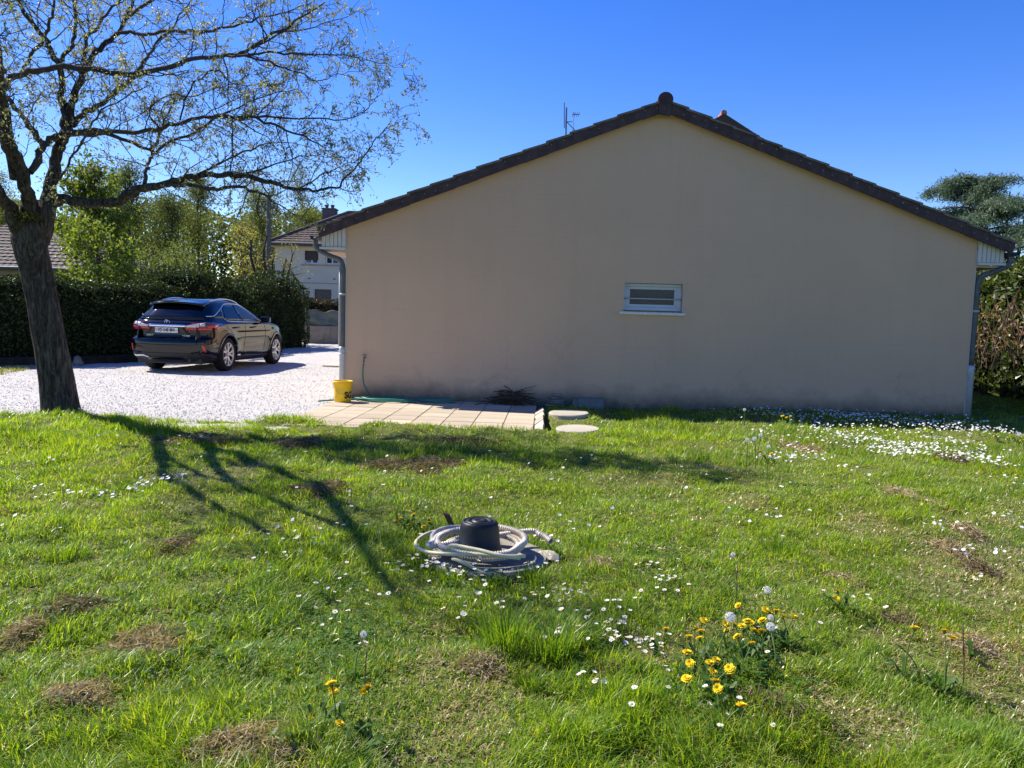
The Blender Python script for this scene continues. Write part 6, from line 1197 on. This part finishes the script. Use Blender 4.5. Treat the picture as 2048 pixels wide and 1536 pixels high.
# dandelions, each flower on its stem
M_DAN = leafmat('dandelion_petal', (.80, .56, .008), (.86, .68, .02), .2, .6, .2, tcol=(1, .9, .2)); M_DLEAF = leafmat('dandelion_leaf', (.03, .08, .012), (.07, .13, .02), .35)
dmesh = []
for q in range(3):
    vs, fs = flowerhead(26, .0200, .05 + .10 * q, .0032, 4, .12, 30 + q); m_ = MB().add(vs, fs).mesh('flower_head'); m_.materials.append(M_DAN); g_ = MB().lathe([(.003, -.012), (.007, -.008), (.006, 0), (.012, .0015)], 8).mesh('flower_cup'); g_.materials.append(M_STEM); dmesh.append((m_, g_))
def dandelion(u, v, hh, label, group=None, size=1.0, clock=False, seed=0, leaves=True):
    r_ = random.Random(seed * 7 + 1); hd = gnd(u, v, hh); lx, ly = r_.gauss(0, .035), r_.gauss(.02, .03); x, y = hd[0] - lx, hd[1] - ly; z = float(lawn_z(x, y)); z = min(z, hh - .05)
    t = empty('dandelion_clock' if clock else 'dandelion', (x, y, z), 0, label, 'dandelion clock' if clock else 'dandelion', group); top = np.array([lx, ly, hh - z]); P = smooth_line([(0, 0, 0), (lx * .25, ly * .25, (hh - z) * .55), tuple(top)], 4)
    MB().tube(P, max(.0021, y * .0005), 6).build('stem', M_STEM, t, True)
    if clock: 
        rr_ = np.random.default_rng(seed); n = 240; d = rr_.normal(size=(n, 3)); d /= np.linalg.norm(d, axis=1)[:, None]; R0 = .0155 * size; C = d * R0 * rr_.uniform(.86, 1.03, (n, 1)); V, F = leaves_np(C, .008 * size, rr_, .45, 0, d, 4.0)
        lines = [(np.array([dd * R0 * .2, dd * R0 * .9]), np.array([.0004, .0003])) for dd in d[:90]]; V2, F2 = tubes_np(lines, 3); h_ = link('seed_head', np_mesh('seed_head', np.concatenate([V, V2]), np.concatenate([F, F2 + len(V)])), M_CLK, t); h_.location = top + np.array([0, 0, R0 * .6]); MB().lathe([(.001, -.004), (.005, 0), (.001, .004)], 8).build('seed_core', M_STICK, h_)
    else:
        m_, g_ = dmesh[r_.randrange(3)]; h_ = bpy.data.objects.new('flower_head', m_); COL.objects.link(h_); h_.parent = t; h_.location = top; h_.rotation_euler = (r_.gauss(.35, .25), r_.gauss(-.1, .25), r_.random() * 6.28); h_.scale = [size * r_.uniform(.85, 1.12)] * 3; c_ = bpy.data.objects.new('flower_cup', g_); COL.objects.link(c_); c_.parent = h_
    if leaves:
        mb = MB()
        for q in range(4):
            a = r_.random() * 6.28; L = r_.uniform(.07, .13); c, s = math.cos(a), math.sin(a); pts = []
            for i in range(7):
                f = i / 6; wd = .012 * math.sin(math.pi * min(1, f * .9 + .1)) * (1 if i % 2 else .45); zz = .01 + .06 * math.sin(f * 2.2) * r_.uniform(.8, 1.2); pts += [(c * L * f - s * wd, s * L * f + c * wd, zz), (c * L * f + s * wd, s * L * f - c * wd, zz)]
            mb.add(pts, [(2 * i, 2 * i + 1, 2 * i + 3, 2 * i + 2) for i in range(6)])
        mb.build('leaves', M_DLEAF, t)
    return t
k = NT('seed_fluff'); k.set(col=(.75, .75, .74), rough=.9, spec=.1); t_ = k.n.new('ShaderNodeBsdfTransparent'); mx = k.n.new('ShaderNodeMixShader'); mx.inputs[0].default_value = .55; k.L(k.b.outputs[0], mx.inputs[1]); k.L(t_.outputs[0], mx.inputs[2]); k.L(mx.outputs[0], k.out.inputs['Surface']); M_CLK = k.m
CL = [(240, 580, 'dandelion standing apart on the daisy side of the crowded clump'), (463, 530, 'dandelion alone just behind the bunch of four in the clump'), (410, 577, 'upper outer one of four dandelions bunched on the daisy side'), (445, 593, 'upper inner one of four dandelions bunched on the daisy side'), (375, 627, 'lower outer one of four dandelions bunched on the daisy side'), (437, 635, 'lower inner one of four dandelions bunched on the daisy side'),
      (597, 585, 'dandelion just under the largest seed head'), (657, 625, 'dandelion below the packed centre of the clump, nearer the largest seed head'), (743, 665, 'lowest dandelion under the packed centre of the crowded clump'), (685, 562, 'dandelion in the packed centre, on the side of the largest seed head'), (735, 545, 'highest dandelion of the packed centre of the clump'), (750, 585, 'dandelion in the packed centre right under the highest one'), (800, 590, 'dandelion touching the seed head at the clump edge'),
      (803, 532, 'dandelion between the packed centre and the back row of five'), (823, 468, 'first dandelion of the back row of five, nearest the bare stalk'), (850, 490, 'second dandelion in the back row of five'), (885, 475, 'middle dandelion in the back row of five'), (923, 503, 'fourth dandelion in the back row of five'), (985, 508, 'outermost dandelion of the back row, away from the daisies'), (662, 443, 'dandelion farthest back, in front of the bare upright stalk'),
      (590, 550, 'dandelion half behind the largest seed head, on its daisy side'), (640, 553, 'dandelion half behind the largest seed head, on its inner side'), (765, 600, 'dandelion squeezed low under the packed centre'), (715, 532, 'dandelion at the back of the packed centre')]
for q, (a, b, lb) in enumerate(CL): dandelion(1250 + a / 2.926, 1060 + b / 2.926, .10 + .05 * ((q * 7) % 10) / 10, lb, 'yellow dandelions crowded around the seed heads', 1.05, False, q)
CL2 = [(365, 718, 'dandelion at the top outer corner of the looser nearer group'), (383, 780, 'dandelion halfway down the outer side of the looser group'), (497, 780, 'broad dandelion in the middle of the looser group'), (533, 763, 'dandelion peeping from behind the broad middle one'), (515, 830, 'dandelion seen edge on under the broad middle one'), (613, 812, 'round dandelion facing the viewer on the inner side of the looser group'), (360, 870, 'small dandelion at the lowest outer corner of the looser group')]
for q, (a, b, lb) in enumerate(CL2): dandelion(1250 + a / 2.926, 1060 + b / 2.926, .09 + .04 * ((q * 7) % 10) / 10, lb, 'yellow dandelions in the looser nearer group', 1.05, False, 40 + q)
ONE = [(533, 885, .10, 'upper of two touching round dandelions in the near lawn'), (545, 930, .10, 'lower of two touching round dandelions in the near lawn'), (683, 1030, .10, 'half closed dandelion nearest the viewer in front of the clump'), (1242, 358, .13, 'lone dandelion standing behind the clump on a bare stretch'), (1237, 403, .08, 'small half hidden dandelion just under the lone one'),
       (1698, 575, .22, 'long stemmed dandelion leaning towards the clump, tallest of the far trio'), (1870, 590, .20, 'dandelion beside the straw heap, upper of the close pair'), (1915, 632, .18, 'dandelion beside the straw heap, lower of the close pair'), (1975, 630, .10, 'dandelion almost hidden by straw beside the close pair')]
for q, (a, b, hh, lb) in enumerate(ONE): dandelion(1250 + a / 2.926, 1060 + b / 2.926, hh, lb, None, 1.05, False, 60 + q)
for q, (u, v, hh, lb) in enumerate([(663, 1368, .16, 'big drooping dandelion head in the near lawn beside the spent seed head'), (666, 1382, .12, 'dandelion tucked under the big drooping head'), (736, 1374, .15, 'dandelion flower behind the brown stem, in the near lawn'), (728, 1383, .12, 'dandelion partly hidden by the brown stem'), (622, 1438, .08, 'half closed dandelion outermost in the front group'), (680, 1447, .08, 'closed dandelion bud nearest the viewer in the front group'),
      (827, 1030, .08, 'dandelion farthest back of the five beyond the hose coil'), (800, 1037, .07, 'dandelion second from the back beyond the hose coil'), (792, 1043, .06, 'outermost dandelion on the trunk side beyond the hose coil'), (818, 1050, .06, 'dandelion lowest of those beyond the hose coil'), (847, 1053, .07, 'dandelion next to the hose loop'), (859, 1046, .07, 'dandelion nearest the wooden stake'),
      (1565, 832, .16, 'dandelion at the shade edge by the wall, outer of three'), (1581, 833, .16, 'dandelion at the shade edge by the wall, inner of three'), (1573, 835, .13, 'dandelion at the shade edge by the wall, between two others'), (1520, 903, .12, 'dandelion below the three seed heads, brightest of the trio'), (1528, 911, .10, 'dandelion below the three seed heads, lowest of the trio'), (1542, 908, .10, 'dandelion below the three seed heads, beside the fourth seed head'),
      (1990, 872, .12, 'dandelion at the shade edge towards the laurel, first of three'), (2025, 875, .11, 'dandelion at the shade edge towards the laurel, middle of three'), (2040, 882, .10, 'dandelion at the shade edge towards the laurel, outermost of three')]): dandelion(u, v, hh, lb, None, 1.0 if v > 1000 else 1.25, False, 80 + q)
for q, (u, v, hh, sz, lb) in enumerate([(1535, 1184, .24, 1.0, 'round white seed head on a tall stem behind the dandelion clump'), (1460, 1240, .20, 1.3, 'largest round seed head in the middle of the dandelion clump'), (1541, 1258, .16, 1.1, 'seed head at the edge of the dandelion clump'), (1541, 1238, .16, .8, 'faded seed head just above another at the clump edge'), (1466, 1112, .30, .7, 'half blown seed head on the tallest stem behind the clump'),
      (1495, 883, .26, 1.3, 'seed head in the far trio, nearest the tuft'), (1509, 880, .27, 1.3, 'seed head in the middle of the far trio'), (1521, 873, .28, 1.3, 'highest seed head of the far trio'), (1537, 896, .22, 1.2, 'seed head standing apart below the far trio'), (1489, 821, .25, 1.3, 'lone seed head against the shaded wall'), (2038, 871, .25, 1.5, 'lone seed head at the shade edge near the laurel'), (727, 1272, .20, .8, 'spent ragged seed head above the front dandelions')]): dandelion(u, v, hh, lb, None, sz, True, 120 + q, False)
M_REDST = simple('flower_stalk', (.12, .085, .045), .7, .2, bstr=0)
for q, (u, v, u2, v2, hh, lb) in enumerate([(1927, 1365, 1925, 1250, .24, 'tall bare dandelion stalk beside the close pair'), (728, 1410, 733, 1300, .20, 'bare brown dandelion stalk in the front group'), (1840, 1345, 1790, 1285, .16, 'slanting bare stalk beside the long stemmed dandelion'), (1470, 1230, 1475, 1130, .22, 'bare upright stalk behind the dandelion clump')]):
    a = gnd(u, v); b = aty(u2, v2, a[1] + .02); o = MB().tube(smooth_line([(0, 0, -.01), tuple((b - a) * np.array([.35, .35, .5])), tuple(b - a)], 4), .0026, 6).build('flower_stalk', M_REDST, None, True); o.location = a; put(o, lb, 'flower stalk')
